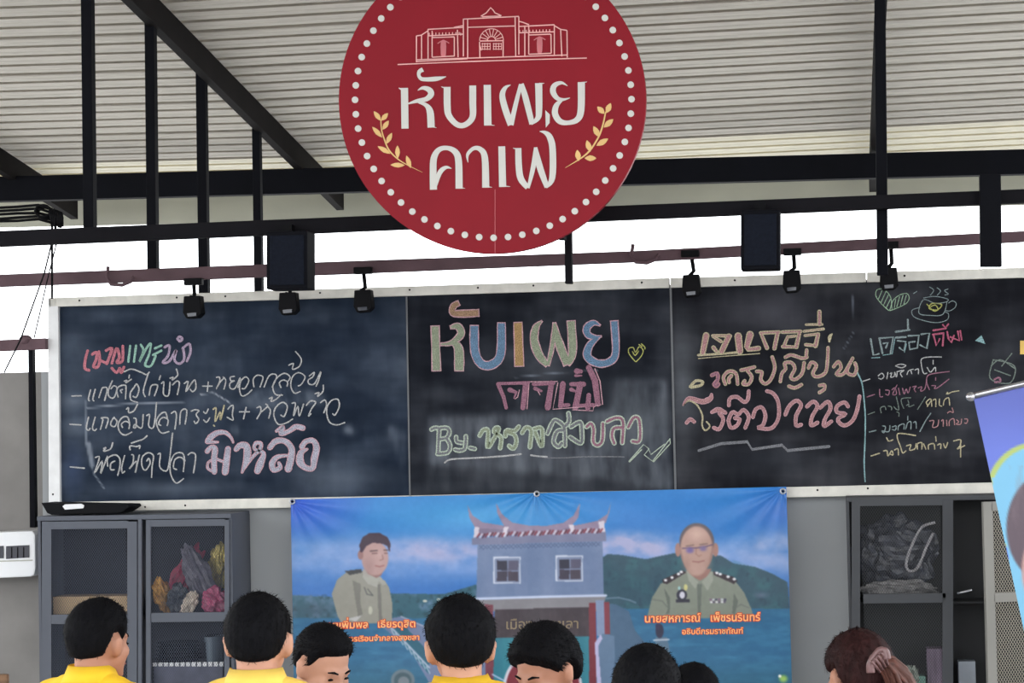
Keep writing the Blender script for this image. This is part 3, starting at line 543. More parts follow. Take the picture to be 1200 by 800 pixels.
# ============================================================ FABRIC BANNER
FBY = 13.27
bn = empty('fabric_banner', at(632, 880, FBY), 'wide blue banner printed with a gate building and two uniformed men, below the chalkboard', 'banner')
def Ywarp(X, Y):
    X = np.asarray(X, float); Y = np.asarray(Y, float); z = 0
    for gx, gy in ((342, 587), (628, 576), (917, 573)):
        dx, dy = X-gx, Y-gy; a = np.arctan2(dy, dx); d = np.hypot(dx, dy)
        z = z+np.sin(a*14+gx)*.006*np.exp(-d/90)*np.clip(d/12, 0, 1)
    z = z+.004*np.sin((Y-580)*.05+np.sin(X*.012)*2)+.005*np.sin(X*.09+Y*.03)*np.exp(-((X-600)/60.)**2)+.003*np.sin(X*.045+1)
    return FBY+z
corners = [(340.5, 585), (921.5, 570), (930.5, 885), (346, 890)]
PX, PY = bil(corners, 430, 830)
c = Canvas(PX, PY, (52, 128, 196))
t = np.clip((PY-575)/130, 0, 1); c.C = (1-t)[..., None]*np.array((40, 120, 192.))+t[..., None]*np.array((52, 108, 180.))
c.ell(560, 605, 180, 40, (75, 165, 215), .7, 1); c.ell(350, 590, 90, 50, (65, 95, 200), .9, 1); c.ell(915, 600, 60, 40, (70, 110, 190), .7, 1)
n = fbm(PX, PY*1.8, 60, 41); n2 = fbm(PX, PY*1.6, 22, 77)
band = np.exp(-((PY-653)/24.)**2)*1.45
c.mixm(np.clip((n*.6+n2*.5)*band-.12, 0, .9)*np.where(PX < 560, 1, .9), (158, 172, 214))
c.mixm(np.clip(np.exp(-((PY-640)/15.)**2)*np.exp(-((PX-740)/60.)**2)*1.2*n2*1.7-.1, 0, .9), (172, 168, 200))
c.mixm(np.clip(np.exp(-((PY-645)/13.)**2)*np.exp(-((PX-510)/60.)**2)*1.2*n2*1.7-.1, 0, .9), (165, 165, 200))
c.mixm(np.clip(np.exp(-((PY-640)/20.)**2)*np.exp(-((PX-905)/40.)**2)*n2*1.6-.1, 0, .8), (150, 165, 205))
c.poly([(703, 655), (712, 649), (728, 650), (745, 653), (757, 655), (775, 651), (800, 646), (845, 651), (860, 660), (885, 664), (905, 672), (923, 682), (926, 716), (700, 716)], (44, 76, 92))
mt = c.inside([(703, 655), (757, 655), (845, 651), (885, 664), (923, 682), (926, 716), (700, 716)]); c.mixm(mt*(fbm(PX, PY, 14, 5)-.35)*1.1, (52, 112, 116)); c.mixm(mt*np.clip(fbm(PX, PY, 6, 15)-.62, 0, 1)*2, (25, 50, 70))
c.ell(892, 697, 12, 5, (120, 120, 150), .5, 1); c.line([(710, 701), (725, 700), (738, 703), (745, 706)], 1.5, (110, 130, 150), .8)
c.poly([(340, 697), (400, 700), (455, 695), (520, 696), (560, 684), (562, 725), (340, 728)], (44, 88, 104))
lt = c.inside([(340, 697), (455, 695), (520, 696), (560, 684), (562, 728), (340, 728)]); c.mixm(lt*np.clip(fbm(PX, PY, 9, 25)-.5, 0, 1)*2.5, (95, 120, 150)); c.mixm(lt*np.clip(fbm(PX, PY, 5, 35)-.55, 0, 1)*3, (25, 60, 70))
c.ell(498, 704, 3, 1.5, (190, 190, 180)); c.ell(514, 702, 2.5, 1.5, (190, 190, 180)); c.ell(370, 715, 34, 14, (60, 75, 95), .6, 1)
sea = (PY > 724)*(PX < 562) | (PY > 713)*(PX > 700); c.mixm(sea*1., (36, 96, 134)); c.mixm(sea*(fbm(PX*.5, PY*2, 10, 51)-.4)*.9, (78, 140, 176)); c.mixm(sea*np.clip((PY-770)/60, 0, .5), (16, 84, 104))
# harbour and walkway at left
c.poly([(440, 728), (470, 722), (560, 757), (600, 800), (600, 885), (505, 885), (503, 800), (480, 760)], (104, 118, 150)); c.poly([(455, 734), (475, 734), (503, 765), (503, 790)], (28, 88, 110))
for k in range(9): c.line([(458+k*5.2, 736+k*5.6), (462+k*5.2, 744+k*5.6)], 1.3, (180, 190, 205), .9)
c.line([(455, 731), (503, 782)], 2.2, (165, 175, 195), .9); c.line([(500, 735), (520, 750), (560, 757)], 1.2, (190, 195, 220)); c.line([(470, 722), (500, 735)], 1.5, (170, 170, 190), .8)
c.ell(472, 797, 15, 14, (96, 112, 122)); c.ell(472, 797, 11, 10, (60, 84, 94)); c.ell(473, 799, 7, 7, (110, 120, 128)); c.poly([(455, 805), (490, 805), (500, 890), (445, 890)], (90, 104, 116))
# low hill, pier
c.poly([(708, 706), (722, 708), (737, 716), (744, 738), (755, 752), (775, 758), (785, 766), (785, 890), (704, 890)], (66, 94, 122))
c.poly([(768, 746), (782, 746), (786, 770), (768, 770)], (82, 108, 130)); c.line([(766, 750), (784, 749)], 1.6, (190, 195, 205)); c.ell(773, 739, 5, 9, (38, 38, 62)); c.ell(771, 734, 3, 4, (50, 40, 70))
c.ell(918, 795, 7, 6, (150, 190, 90), .9, .6); c.ell(914, 792, 2, 2, (235, 235, 220))
# gate building
W_ = (104, 122, 156)
c.poly([(560, 632), (706, 628), (708, 702), (558, 704)], W_); bm_ = c.inside([(560, 632), (706, 628), (708, 702), (558, 704)]); c.mixm(bm_*(fbm(PX, PY*.3, 16, 61)-.4)*.8, (128, 140, 172))
c.poly([(553, 630), (710, 622), (710, 634), (553, 638)], (116, 118, 146))
def ez(pts): return [(540+x/5, 580+y/5) for x, y in pts]
rg = (140, 124, 148)
c.poly(ez([(100, 185), (250, 180), (640, 178), (820, 160), (830, 220), (100, 240)]), (122, 110, 134))
c.poly(ez([(40, 60), (70, 120), (130, 160), (250, 178), (250, 200), (120, 195), (80, 185), (50, 130)]), rg)
c.poly(ez([(205, 40), (240, 110), (300, 160), (400, 178), (500, 180), (600, 162), (660, 120), (700, 42), (690, 130), (650, 180), (560, 215), (300, 215), (250, 175), (215, 110)]), rg)
c.poly(ez([(880, 40), (860, 110), (800, 150), (660, 180), (665, 205), (810, 195), (850, 160), (870, 100)]), rg)
for q in ([(80, 185), (108, 188), (105, 240), (75, 250)], [(252, 185), (282, 185), (262, 235), (243, 240)], [(632, 172), (662, 172), (668, 215), (645, 218)], [(806, 155), (840, 150), (846, 215), (815, 218)]): c.poly(ez(q), (205, 196, 208))
for k in range(46):
    x = 96+k*16; y = 246-k*.65 + 3*sin(k*.9); cc = ((128, 44, 56), (206, 200, 212), (90, 36, 50))[k % 3]
    c.line(ez([(x, y), (x+13, y-20)]), 1.7, cc, .95)
zz = [(110+k*22, 315-(k % 2)*22-k*.6) for k in range(33)]; c.line(ez(zz), .8, (70, 84, 120), .8); zz = [(110+k*22, 295+(k % 2)*24-k*.6) for k in range(33)]; c.line(ez(zz), .8, (70, 84, 120), .8)
for (x0, y0, x1, y1) in ((578, 652, 610, 683.5), (651, 650.5, 683, 681)):
    c.poly([(x0, y0), (x1, y0), (x1, y1), (x0, y1)], (192, 198, 214)); c.poly([(x0+1.8, y0+1.8), (x1-1.3, y0+1.8), (x1-1.3, y1-1.3), (x0+1.8, y1-1.3)], (120, 132, 160))
    xa, ya_, xb, yb_ = x0+4.4, y0+4.6, x1-2.6, y1-2.8; xm, ym = (xa+xb)/2, (ya_+yb_)/2
    for (a0, b0, a1, b1, cc) in ((xa, ya_, xm-.6, ym-.6, (44, 44, 62)), (xm+.6, ya_, xb, ym-.6, (84, 82, 104)), (xa, ym+.6, xm-.6, yb_, (60, 54, 70)), (xm+.6, ym+.6, xb, yb_, (70, 62, 76))): c.poly([(a0, b0), (a1, b0), (a1, b1), (a0, b1)], cc)
c.poly([(556, 703), (710, 698), (706, 716), (560, 716)], (126, 124, 130)); c.line([(556, 701.5), (640, 699), (710, 697.5)], 2.8, (188, 198, 222))
c.poly([(577, 746), (692, 744), (692, 890), (577, 890)], (38, 112, 130)); c.mixm(c.inside([(577, 746), (692, 744), (692, 890), (577, 890)])*(fbm(PX, PY*.2, 8, 71)-.4)*.8, (60, 140, 150))
c.poly([(580, 714), (692, 711), (692, 745), (577, 747)], (54, 44, 52)); c.mixm(c.inside([(580, 714), (692, 711), (692, 745), (577, 747)])*(fbm(PX*2, PY, 10, 81)-.4)*.8, (86, 70, 76))
c.poly([(568, 708), (578, 708), (579, 890), (570, 890)], (112, 52, 66)); c.poly([(690, 706), (698, 706), (701, 890), (691, 890)], (112, 40, 52)); c.poly([(698, 703), (708, 703), (709, 745), (700, 745)], (122, 138, 168)); c.poly([(708, 705), (714, 705), (715, 743), (709, 743)], (120, 50, 62))
c.poly([(698, 752), (706, 742), (720, 745), (722, 890), (700, 890)], (92, 116, 144)); c.poly([(697, 753), (704, 743), (706, 748), (701, 757), (712, 890), (704, 890)], (176, 172, 206))
c.ell(636, 806, 47, 47, (200, 196, 206), 1, .02); c.ell(636, 806, 43.5, 43.5, (116, 26, 42), 1, .02)
c.line([(577, 790), (592, 798)], 1.6, (180, 190, 220))
# left officer (printed)
def pl(pts): return [(365+x/5, 600+y/5) for x, y in pts]
kh = (140, 138, 128)
c.poly(pl([(290, 345), (200, 355), (150, 395), (118, 480), (150, 600), (175, 650), (470, 650), (475, 540), (455, 440), (430, 400), (380, 375), (330, 350)]), kh)
c.poly(pl([(240, 400), (290, 420), (285, 520), (300, 600), (275, 620), (258, 520)]), (108, 106, 100), .8); c.poly(pl([(385, 420), (405, 420), (415, 640), (395, 640)]), (104, 102, 98), .8)
c.poly(pl([(195, 345), (290, 332), (298, 352), (225, 368)]), (52, 54, 58)); c.poly(pl([(300, 330), (400, 380), (385, 440), (330, 420), (300, 380)]), (160, 158, 150)); c.poly(pl([(400, 372), (442, 420), (420, 430), (392, 400)]), (156, 154, 146))
sk = (176, 142, 138)
c.poly(pl([(305, 300), (440, 300), (410, 370), (380, 385), (330, 360)]), (140, 104, 102))
c.ell(439.5, 654, 16.5, 21, sk, 1, .1); c.ell(422.5, 650, 3.4, 6, (150, 112, 110)); c.ell(445, 650, 10, 14, (190, 156, 152), .6, .7); c.ell(432, 664, 9, 13, (150, 116, 116), .45, .9)
c.poly(pl([(284, 235), (282, 190), (300, 145), (340, 122), (400, 122), (445, 145), (464, 185), (458, 235), (446, 200), (420, 185), (360, 178), (320, 200), (300, 232)]), (60, 42, 58))
c.line(pl([(345, 228), (385, 224)]), 1.3, (70, 50, 56)); c.line(pl([(425, 222), (448, 222)]), 1.2, (70, 50, 56)); c.line(pl([(355, 242), (385, 240)]), 1, (96, 66, 70)); c.line(pl([(428, 240), (445, 240)]), 1, (96, 66, 70))
c.line(pl([(415, 250), (420, 275), (400, 282)]), .9, (140, 100, 98)); c.line(pl([(375, 314), (400, 319), (424, 312)]), 1.2, (146, 90, 90)); c.line(pl([(310, 440), (325, 480), (360, 488), (330, 450)]), .9, (70, 72, 76)); c.ell(434, 715, 2.6, 5.2, (178, 176, 160)); c.poly(pl([(205, 625), (290, 605), (300, 600), (260, 640)]), (190, 188, 190), .8)
# right officer (printed)
def pr(pts): return [(740+x/5, 600+y/5) for x, y in pts]
k2 = (124, 130, 118)
c.poly(pr([(320, 345), (250, 375), (170, 420), (120, 500), (95, 600), (95, 620), (720, 620), (700, 560), (660, 470), (610, 405), (520, 370), (470, 345)]), k2)
c.poly(pr([(330, 330), (470, 330), (440, 380), (400, 400), (350, 370)]), (146, 106, 98)); c.poly(pr([(320, 335), (392, 408), (375, 450), (335, 400)]), (146, 150, 138)); c.poly(pr([(474, 340), (412, 408), (445, 460), (478, 400)]), (146, 150, 138))
c.poly(pr([(385, 420), (412, 420), (405, 610), (388, 610)]), (92, 98, 92), .8); c.poly(pr([(190, 440), (215, 560), (200, 600), (225, 590), (225, 500)]), (88, 94, 88), .8); c.poly(pr([(600, 470), (590, 590), (605, 600), (625, 520)]), (88, 94, 88), .8); c.line(pr([(120, 510), (180, 520), (215, 560)]), 1.2, (96, 102, 96), .8); c.line(pr([(690, 560), (640, 540), (610, 560)]), 1.2, (96, 102, 96), .8)
c.poly(pr([(180, 395), (300, 340), (322, 352), (210, 420), (185, 415)]), (48, 36, 44)); c.poly(pr([(480, 345), (600, 380), (622, 400), (600, 420), (480, 365)]), (48, 36, 44))
for x, y in ((200, 398), (238, 382), (275, 362), (292, 350), (500, 355), (520, 362), (566, 378), (602, 392)): c.ell(740+x/5, 600+y/5, 2.1, 1.7, (222, 222, 225))
s2 = (176, 142, 130)
c.ell(794.5, 644, 3.6, 8.5, (158, 118, 108)); c.ell(838.5, 644, 3.6, 8.5, (158, 118, 108)); c.ell(816.5, 635, 21, 23, (96, 84, 88), 1, .06); c.ell(816.5, 644, 20, 28, (150, 116, 108), 1, .06); c.ell(816, 640, 18.6, 24, s2, 1, .08); c.ell(816, 652, 16.5, 24, s2, 1, .12); c.ell(817, 626, 14, 12, (196, 162, 150), .8, .7); c.ell(804, 662, 8, 12, (146, 110, 102), .4, .9); c.ell(830, 662, 7, 12, (146, 110, 102), .4, .9)
c.line(pr([(298, 212), (340, 208), (376, 210), (400, 206), (440, 200), (474, 190)]), 1.1, (74, 56, 92)); c.ell(808.5, 644.5, 6.5, 5, (112, 96, 150), .75, .5); c.ell(824, 642.5, 6, 4.5, (120, 104, 144), .7, .5); c.line(pr([(320, 198), (365, 192)]), 1, (100, 80, 78)); c.line(pr([(400, 190), (445, 184)]), 1, (100, 80, 78))
c.line(pr([(380, 215), (378, 245), (395, 258), (410, 250)]), 1, (150, 110, 100)); c.line(pr([(358, 288), (392, 292), (426, 284)]), 1.3, (142, 92, 90))
c.ell(799, 697, 6.5, 7, (42, 42, 58)); c.ell(799.5, 697, 3.4, 4.5, (196, 194, 206)); c.poly(pr([(262, 510), (340, 510), (340, 528), (262, 528)]), (46, 46, 58)); c.ell(803.5, 688, 2.4, 4, (196, 190, 130)); c.ell(796, 689, 1.6, 2.5, (150, 190, 190))
for k in range(6): c.poly(pr([(456+k*17, 506), (470+k*17, 506), (470+k*17, 518), (456+k*17, 518)]), ((120, 90, 120), (190, 190, 200), (70, 70, 90))[k % 3]); c.poly(pr([(460+k*16, 520), (474+k*16, 520), (474+k*16, 532), (460+k*16, 532)]), ((210, 208, 210), (90, 80, 100))[k % 2])
for k in range(3): c.C[..., k] = blur(c.C[..., k], 1)
c.C += ((fbm(PX, PY, 5, 99)-.5)*8)[..., None]
grid_mesh('cloth', PX, PY, Ywarp(PX, PY), c.C, mat('printed_vinyl', (1, 1, 1), .42, 0, .03, 4, vc=True, spec=.45), bn)
for gx, gy in ((342.5, 587.5), (629, 578.5), (917.5, 575.5)):
    ge = MB(); P = at(gx, gy, float(Ywarp(gx, gy))-.004); rad = .014
    ge.tube([P+Vector((rad*cos(a), 0, rad*sin(a))) for a in np.linspace(0, 2*pi, 17)], .005, 6); ge.build('grommet', m_chrome, bn, True)
    MB().ball(P, (.007, .006, .007), 8, 6).build('nail', m_plast, bn, True)
# Thai type for the banner (glyph by glyph, as flat print on the cloth)
GC = {}
def glyph(ch, fat):
    k = (ch, fat)
    if k not in GC:
        def ev(s):
            cu = bpy.data.curves.new('t', 'FONT'); cu.body = s; cu.offset = fat; cu.resolution_u = 2; o = bpy.data.objects.new('t', cu)
            COL.objects.link(o); bpy.context.view_layer.update(); me = bpy.data.meshes.new_from_object(o.evaluated_get(bpy.context.evaluated_depsgraph_get()))
            v = [tuple(q.co) for q in me.vertices]; f = [tuple(p.vertices) for p in me.polygons]; bpy.data.meshes.remove(me); bpy.data.objects.remove(o); bpy.data.curves.remove(cu); return v, f
        v, f = ev(ch); v2, _ = ev(ch+ch); adv = (max(q[0] for q in v2)-max(q[0] for q in v)) if v and v2 else .3
        GC[k] = (v, f, adv)
    return GC[k]
UP = 'ิีึืั็'; TONE = '่้๊๋์'; LOW = 'ฺุู'
def thai(name, body, x0, x1, yb0, yb1, hgt, m, fat, off, Yf, parent):
    pen = 0; mb = MB(); items = []; prev = ''
    for ch in body:
        if ch == ' ': pen += .35; prev = ch; continue
        v, f, adv = glyph(ch, fat); comb = ch in UP+TONE+LOW
        dy = .20 if (ch in TONE and prev in UP) else 0
        items.append((v, f, pen, dy)); prev = ch
        if not comb: pen += adv
    s = (x1-x0)/pen; sy = hgt/.56
    for v, f, p, dy in items:
        vs = []
        for (x, y, z) in v:
            X = x0+(x+p)*s; Yp = yb0+(yb1-yb0)*(X-x0)/(x1-x0)-(y+dy)*sy; vs.append(at(X, Yp, float(Yf(X, Yp))-off))
        mb.add(vs, f)
    return mb.build(name, m, parent)
m_tr = mat('orange_red_print', (206, 66, 38), .5); m_to = mat('pale_orange_print', (255, 184, 118), .5); m_tg = mat('dull_gold_print', (132, 116, 92), .6)
for body, x0, x1, y0, y1, h in (('นายเพิ่มพล', 377, 432, 736.5, 735.5, 6.6), ('เธียรดุสิต', 442, 487.5, 735, 734.5, 6.6), ('การเรือนจำกลางสงขลา', 405, 492, 751.5, 749.5, 5),
                               ('นายสหการณ์', 755, 821, 729, 728, 7.2), ('เพ็ชรนรินทร์', 832, 891, 728, 727, 7.2), ('อธิบดีกรมราชทัณฑ์', 799, 871, 743, 742, 5.2)):
    thai('lettering_edge', body, x0, x1, y0, y1, h, m_tr, .075, .004, Ywarp, bn); thai('lettering', body, x0, x1, y0, y1, h, m_to, .012, .006, Ywarp, bn)
thai('lettering', 'เมือง', 592, 625, 737, 736.5, 9, m_tg, .01, .004, Ywarp, bn); thai('lettering', 'สงขลา', 634, 679, 736.5, 736, 9, m_tg, .01, .004, Ywarp, bn)

# ============================================================ CABINETS
CF = 13.02; CB = 13.43
def wire(mb, x0, y0, x1, y1, Y, stepx=2.9, stepy=4.4, tx=0, yf=None):
    "expanded-metal diamonds filling a pixel window"
    a0 = at(x0, y0, Y); a1 = at(x1, y1, Y); X0, X1, Z1, Z0 = a0.x, a1.x, a0.z, a1.z
    dx = stepx/207; dz = stepy/207; k = dz/dx; r = .0009
    def seg(p, q):
        d = (q-p); nn = Vector((-d.z, 0, d.x)).normalized()*r
        mb.add([p-nn, p+nn, q+nn, q-nn], [(0, 1, 2, 3)])
    for sgn_ in (1, -1):
        H = Z1-Z0; span = H/k; x = X0-span
        while x < X1+span:
            # line from (x, Z0) to (x+span, Z1) clipped in X
            ta = max(0, (X0-x)/span); tb = min(1, (X1-x)/span)
            if tb > ta:
                za, zb = (Z0+H*ta, Z0+H*tb) if sgn_ > 0 else (Z1-H*ta, Z1-H*tb)
                yy = (lambda X: Y) if yf is None else yf
                xa_, xb_ = x+span*ta, x+span*tb
                seg(Vector((xa_, yy(xa_), za)), Vector((xb_, yy(xb_), zb)))
            x += dx*1.0
def cabinet(x0, x1, ytop, m, mi, label, CB, ysh):
    e = empty('metal_cabinet', (at((x0+x1)/2, ytop, CF).x, 13.2, 0), label, 'cabinet')
    L = at(x0, ytop, CF).x; Rr = at(x1, ytop, CF).x; Z = at((x0+x1)/2, ytop, CF).z
    T_ = .018
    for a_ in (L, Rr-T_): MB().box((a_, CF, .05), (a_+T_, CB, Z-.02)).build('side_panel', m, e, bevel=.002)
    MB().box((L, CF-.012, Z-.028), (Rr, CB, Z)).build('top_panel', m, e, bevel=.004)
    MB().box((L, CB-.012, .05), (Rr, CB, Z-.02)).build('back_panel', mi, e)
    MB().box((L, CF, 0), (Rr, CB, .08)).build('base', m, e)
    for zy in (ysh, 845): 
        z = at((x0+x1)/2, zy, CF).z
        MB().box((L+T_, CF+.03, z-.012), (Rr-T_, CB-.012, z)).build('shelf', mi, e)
    return e, L, Rr, Z
def door(e, xa, xb, ytop, wins, m, mw, handle=None, ybot=905, slope=-.012):
    fx = MB(); xs_ = [xa, wins[0][0], wins[0][2], xb]; ys = [ytop]
    fx.rect(xa, ytop, wins[0][0], ybot, CF-.014, .022, slope); fx.rect(wins[0][2], ytop, xb, ybot, CF-.014, .022, slope)
    prev = ytop
    for w in wins:
        fx.rect(w[0]-.3, prev, w[2]+.3, w[1], CF-.014, .022, slope); prev = w[3]
    fx.rect(wins[0][0]-.3, prev, wins[0][2]+.3, ybot, CF-.014, .022, slope)
    d = fx.build('door', m, e)
    for w in wins:
        mb = MB(); wire(mb, *w, CF-.001); o = mb.build('wire_mesh', mw, d); o['kind'] = 'stuff'
    return d
m_wire = mat('wire_mesh_enamel', (68, 74, 90), .6, 0, .05, 5); m_wire2 = mat('dark_wire_mesh', (56, 58, 61), .6, 0, .05, 5)
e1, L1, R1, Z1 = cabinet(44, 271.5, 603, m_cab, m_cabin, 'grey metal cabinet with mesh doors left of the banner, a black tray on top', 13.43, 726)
door(e1, 49, 160.5, 611, [(60, 620, 149, 720), (60.5, 731, 149.5, 850)], m_cab, m_wire)
door(e1, 171, 268.5, 609, [(172.5+4, 617, 263, 718), (173.5+4, 729, 263.8, 850)], m_cab, m_wire)
MB().rect(161.5, 608, 166, 905, CF-.02, .03, 0).build('center_post', m_cab, e1, bevel=.003)
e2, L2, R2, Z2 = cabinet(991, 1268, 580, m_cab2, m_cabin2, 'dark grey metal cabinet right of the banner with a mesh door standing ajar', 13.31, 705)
door(e2, 998, 1117, 586, [(1008, 593, 1104.5, 696), (1012, 707, 1108, 850)], m_cab2, m_wire2)
# door ajar, hinged beyond the picture's right edge
hx = R2-.02; wdt = .58; ang = R(24)
fe = Vector((hx-wdt*cos(ang), CF-.02-wdt*sin(ang), 0))
dz0, dz1 = .1, Z2-.03
dmb = MB(); u = Vector((cos(ang), sin(ang), 0)); nrm = Vector((sin(ang), -cos(ang), 0))*.022
def slab(a, b, za, zb, mb):
    p = [fe+u*a, fe+u*b]; q = [x-nrm for x in p]
    mb.hexa([(p[0].x, p[0].y, za), (p[1].x, p[1].y, za), (p[1].x, p[1].y, zb), (p[0].x, p[0].y, zb), (q[0].x, q[0].y, za), (q[1].x, q[1].y, za), (q[1].x, q[1].y, zb), (q[0].x, q[0].y, zb)])
zm = at(1160, 700, 12.8).z
slab(0, .055, dz0, dz1, dmb); slab(wdt-.055, wdt, dz0, dz1, dmb); slab(.05, wdt-.05, dz1-.05, dz1, dmb); slab(.05, wdt-.05, zm-.025, zm+.025, dmb); slab(.05, wdt-.05, dz0, dz0+.06, dmb)
d3 = dmb.build('door', mat('lit_grey_door_enamel', (128, 126, 120), .6, 0, .06, 3), e2); d3['label'] = 'lighter mesh door standing ajar'  # cabinet enamel repeated lighter here, light on the open door put into its colour
for za, zb in ((dz0+.06, zm-.025), (zm+.025, dz1-.05)):
    mb = MB(); r = .0015; H = zb-za; k = 4.4/2.9; span = H/k; x = -span
    while x < wdt:
        ta = max(0, (.055-x)/span); tb = min(1, (wdt-.055-x)/span)
        if tb > ta:
            for s_ in (1, -1):
                A1, B1 = x+span*ta, x+span*tb; z0_, z1_ = (za+H*ta, za+H*tb) if s_ > 0 else (zb-H*ta, zb-H*tb)
                p = fe+u*A1-nrm*.5; q = fe+u*B1-nrm*.5; p.z = z0_; q.z = z1_; dd = (q-p).normalized(); nn = dd.cross(nrm.normalized())*r
                mb.add([p-nn, p+nn, q+nn, q-nn], [(0, 1, 2, 3)])
        x += .0165
    o = mb.build('wire_mesh', mat('lit_wire_mesh', (150, 145, 132), .6, 0, .05, 5), d3); o['kind'] = 'stuff'  # mesh tone raised to look lit, like its door
MB().tube([at(1122, 695, 12.99), at(1133, 692.5, 12.97), at(1139, 691, 12.97)], .006, 8).build('handle', m_chrome, e2, True)
# things in and on the cabinets
tr = MB(); 
tr.prism([(48, 589), (150, 591), (152, 594), (141, 601), (60, 603), (55, 601)], 13.05, .24)
to = tag(tr.build('serving_tray', mat('matt_black_plastic', (9, 10, 14), .7, 0, .1, 8, spec=.15), bevel=.006), 'black plastic tray with a pale handle slot lying on top of the left cabinet', 'tray')
hs = MB(); hs.prism([(73, 593), (76, 590.8), (95, 590), (98.5, 592), (97.5, 595.5), (76, 597)], 13.044, .01); hs.build('handle_slot', m_white, to, bevel=.002)
z_sh = at(100, 726, CF).z
def crate(name, x0, x1, y0, Y, dep, m, lab, cat, ybase=726):
    a = at(x0, y0, Y); b2 = at(x1, y0, Y); zb = at(100, ybase, CF).z if x0 < 600 else at(1060, ybase, CF).z
    return tag(MB().box((a.x, Y, zb), (b2.x, Y+dep, a.z)).build(name, m, bevel=.004), lab, cat)
crate('cardboard_box', 62, 149, 699, 13.1, .2, mat('brown_cardboard', (184, 156, 118), .8, 0, .08, 6), 'low brown cardboard box on the upper left shelf of the left cabinet', 'box')
def crumple(name, cx, cy, rx, ry, col, lab, cat='bag', Y=13.2, rough=.3, seed=1, rot=0, disp=.4, alpha=1, metal=0, rest=None, dp=.05):
    b = MB(); P = at(cx, cy, Y); b.ball((0, 0, 0), (rx/205, min(rx/205, dp), ry/205), 40, 28, disp, seed, 9)
    Rm = Matrix.Rotation(rot, 3, 'Y'); b.v = [tuple(Rm @ Vector(v)) for v in b.v]
    if rest is not None:
        mn = min(v[2] for v in b.v); P.z = rest-mn
    b.v = [tuple(Vector(v)+P) for v in b.v]
    return tag(b.build(name, mat(name+'_'+str(seed), col, rough, metal, .5, 22, .8, alpha=alpha)), lab, cat)
crumple('gold_wrapped_gift', 191, 700, 10, 22, (190, 140, 60), 'amber gold wrapped bundle at the left end of the left cabinet shelf of gifts', 'gift', seed=3, rot=-.35, metal=.4, rest=z_sh+.001)
crumple('magenta_wrapped_bouquet', 216, 680, 15, 42, (150, 32, 66), 'tall crimson wrapped bouquet leaning in the left cabinet', 'bouquet', Y=13.32, seed=4, rot=.45, rest=z_sh+.001)
crumple('grey_plastic_bag', 234, 680, 15, 40, (96, 92, 104), 'crumpled grey plastic bag between the crimson bouquet and gold gift in the left cabinet', 'bag', Y=13.21, seed=5, rot=-.4, rest=z_sh+.001)
crumple('gold_foil_gift', 255, 668, 12, 30, (190, 172, 96), 'yellow gold foil bundle leaning at the right of the left cabinet shelf', 'gift', Y=13.34, seed=6, rot=.15, metal=.3, rest=z_sh+.10)
crumple('pink_wrapped_gift', 252, 706, 15, 17, (156, 62, 96), 'small pink wrapped bundle at the right end of the left cabinet shelf', 'gift', Y=13.10, seed=7, rest=z_sh+.001)
crumple('white_paper_package', 222, 695, 8, 15, (190, 176, 160), 'small white and tan package in front of the crimson bouquet', 'package', Y=13.09, seed=8, rot=.5, rest=z_sh+.001)
crumple('dark_wrapped_bundle', 209, 700, 12, 18, (40, 46, 54), 'small dark bundle beside the amber gift in the left cabinet', 'bundle', Y=13.11, seed=9, rest=z_sh+.001)
z_lo = at(100, 845, CF).z
bk = empty('plastic_basket', at(220, 845, 13.2), 'dark plastic basket with a white woven rim in the lower right of the left cabinet', 'basket')
def bxp(x0, x1, y0, y1, Y, dep): a = at(x0, y0, Y); b2 = at(x1, y1, Y); return MB().box((a.x, Y, b2.z), (b2.x, Y+dep, a.z))
bxp(180, 262, 778, 842, 13.07, .3).build('bin', mat('smoky_plastic', (72, 74, 92), .3, 0, .3, 12), bk, bevel=.006)
for k in range(13): bxp(179+k*6.5, 183.5+k*6.5, 776.5-k*.1, 780.5, 13.06, .015).build('rim_weave', m_white, bk)
for k, (x0, x1, y0, lab) in enumerate(((180, 236, 752, 'stack of black pans in the lower right of the left cabinet'), (240, 262, 744, 'grey clear plastic tub standing beside the black pans in the left cabinet'))):
    b = MB(); n_ = 5 if k == 0 else 1
    e = empty('pan_stack' if k == 0 else 'plastic_tub', at((x0+x1)/2, 777, 13.2), lab, 'pans' if k == 0 else 'tub')
    for j in range(n_):
        zt_ = at(x0, 775-(775-y0)*(j+1)/n_, 13.2); zb_ = at(x0, 775-(775-y0)*(j)/n_, 13.2); cxx = (at(x0, y0, 13.2).x+at(x1, y0, 13.2).x)/2; rr = (at(x1, y0, 13.2).x-at(x0, y0, 13.2).x)/2*(1-.04*j)
        q = MB(); H = zt_.z-zb_.z
        q.tube([(cxx, 13.22, zb_.z), (cxx, 13.22, zb_.z+H*.8), (cxx, 13.22, zb_.z+H*.8), (cxx, 13.22, zt_.z-.002)], rr, 24, [.8, .9, 1, 1])
        q.v = [(v[0], 13.22+(v[1]-13.22)*(.13/rr), v[2]) for v in q.v]
        q.build('pan' if k == 0 else 'tub', mat('black_pan', (30, 32, 40), .25, .2) if k == 0 else mat('clear_tub', (104, 116, 126), .2, 0, .2), e)
z2s = at(1060, 705, CF).z; z2u = at(1060, 702, CF).z
crumple('clear_plastic_bag', 1050, 650, 44, 46, (52, 54, 64), 'large crumpled clear plastic bag behind the upper mesh of the right cabinet', 'bag', Y=13.2, rough=.18, dp=.07, seed=12, disp=.3, rest=z2s+.001)
crumple('plastic_liner', 1052, 690, 40, 11, (110, 108, 108), 'flat crumpled translucent plastic along the upper shelf of the right cabinet', 'plastic', Y=13.09, rough=.2, dp=.035, seed=13, disp=.35, rest=z2s+.001)
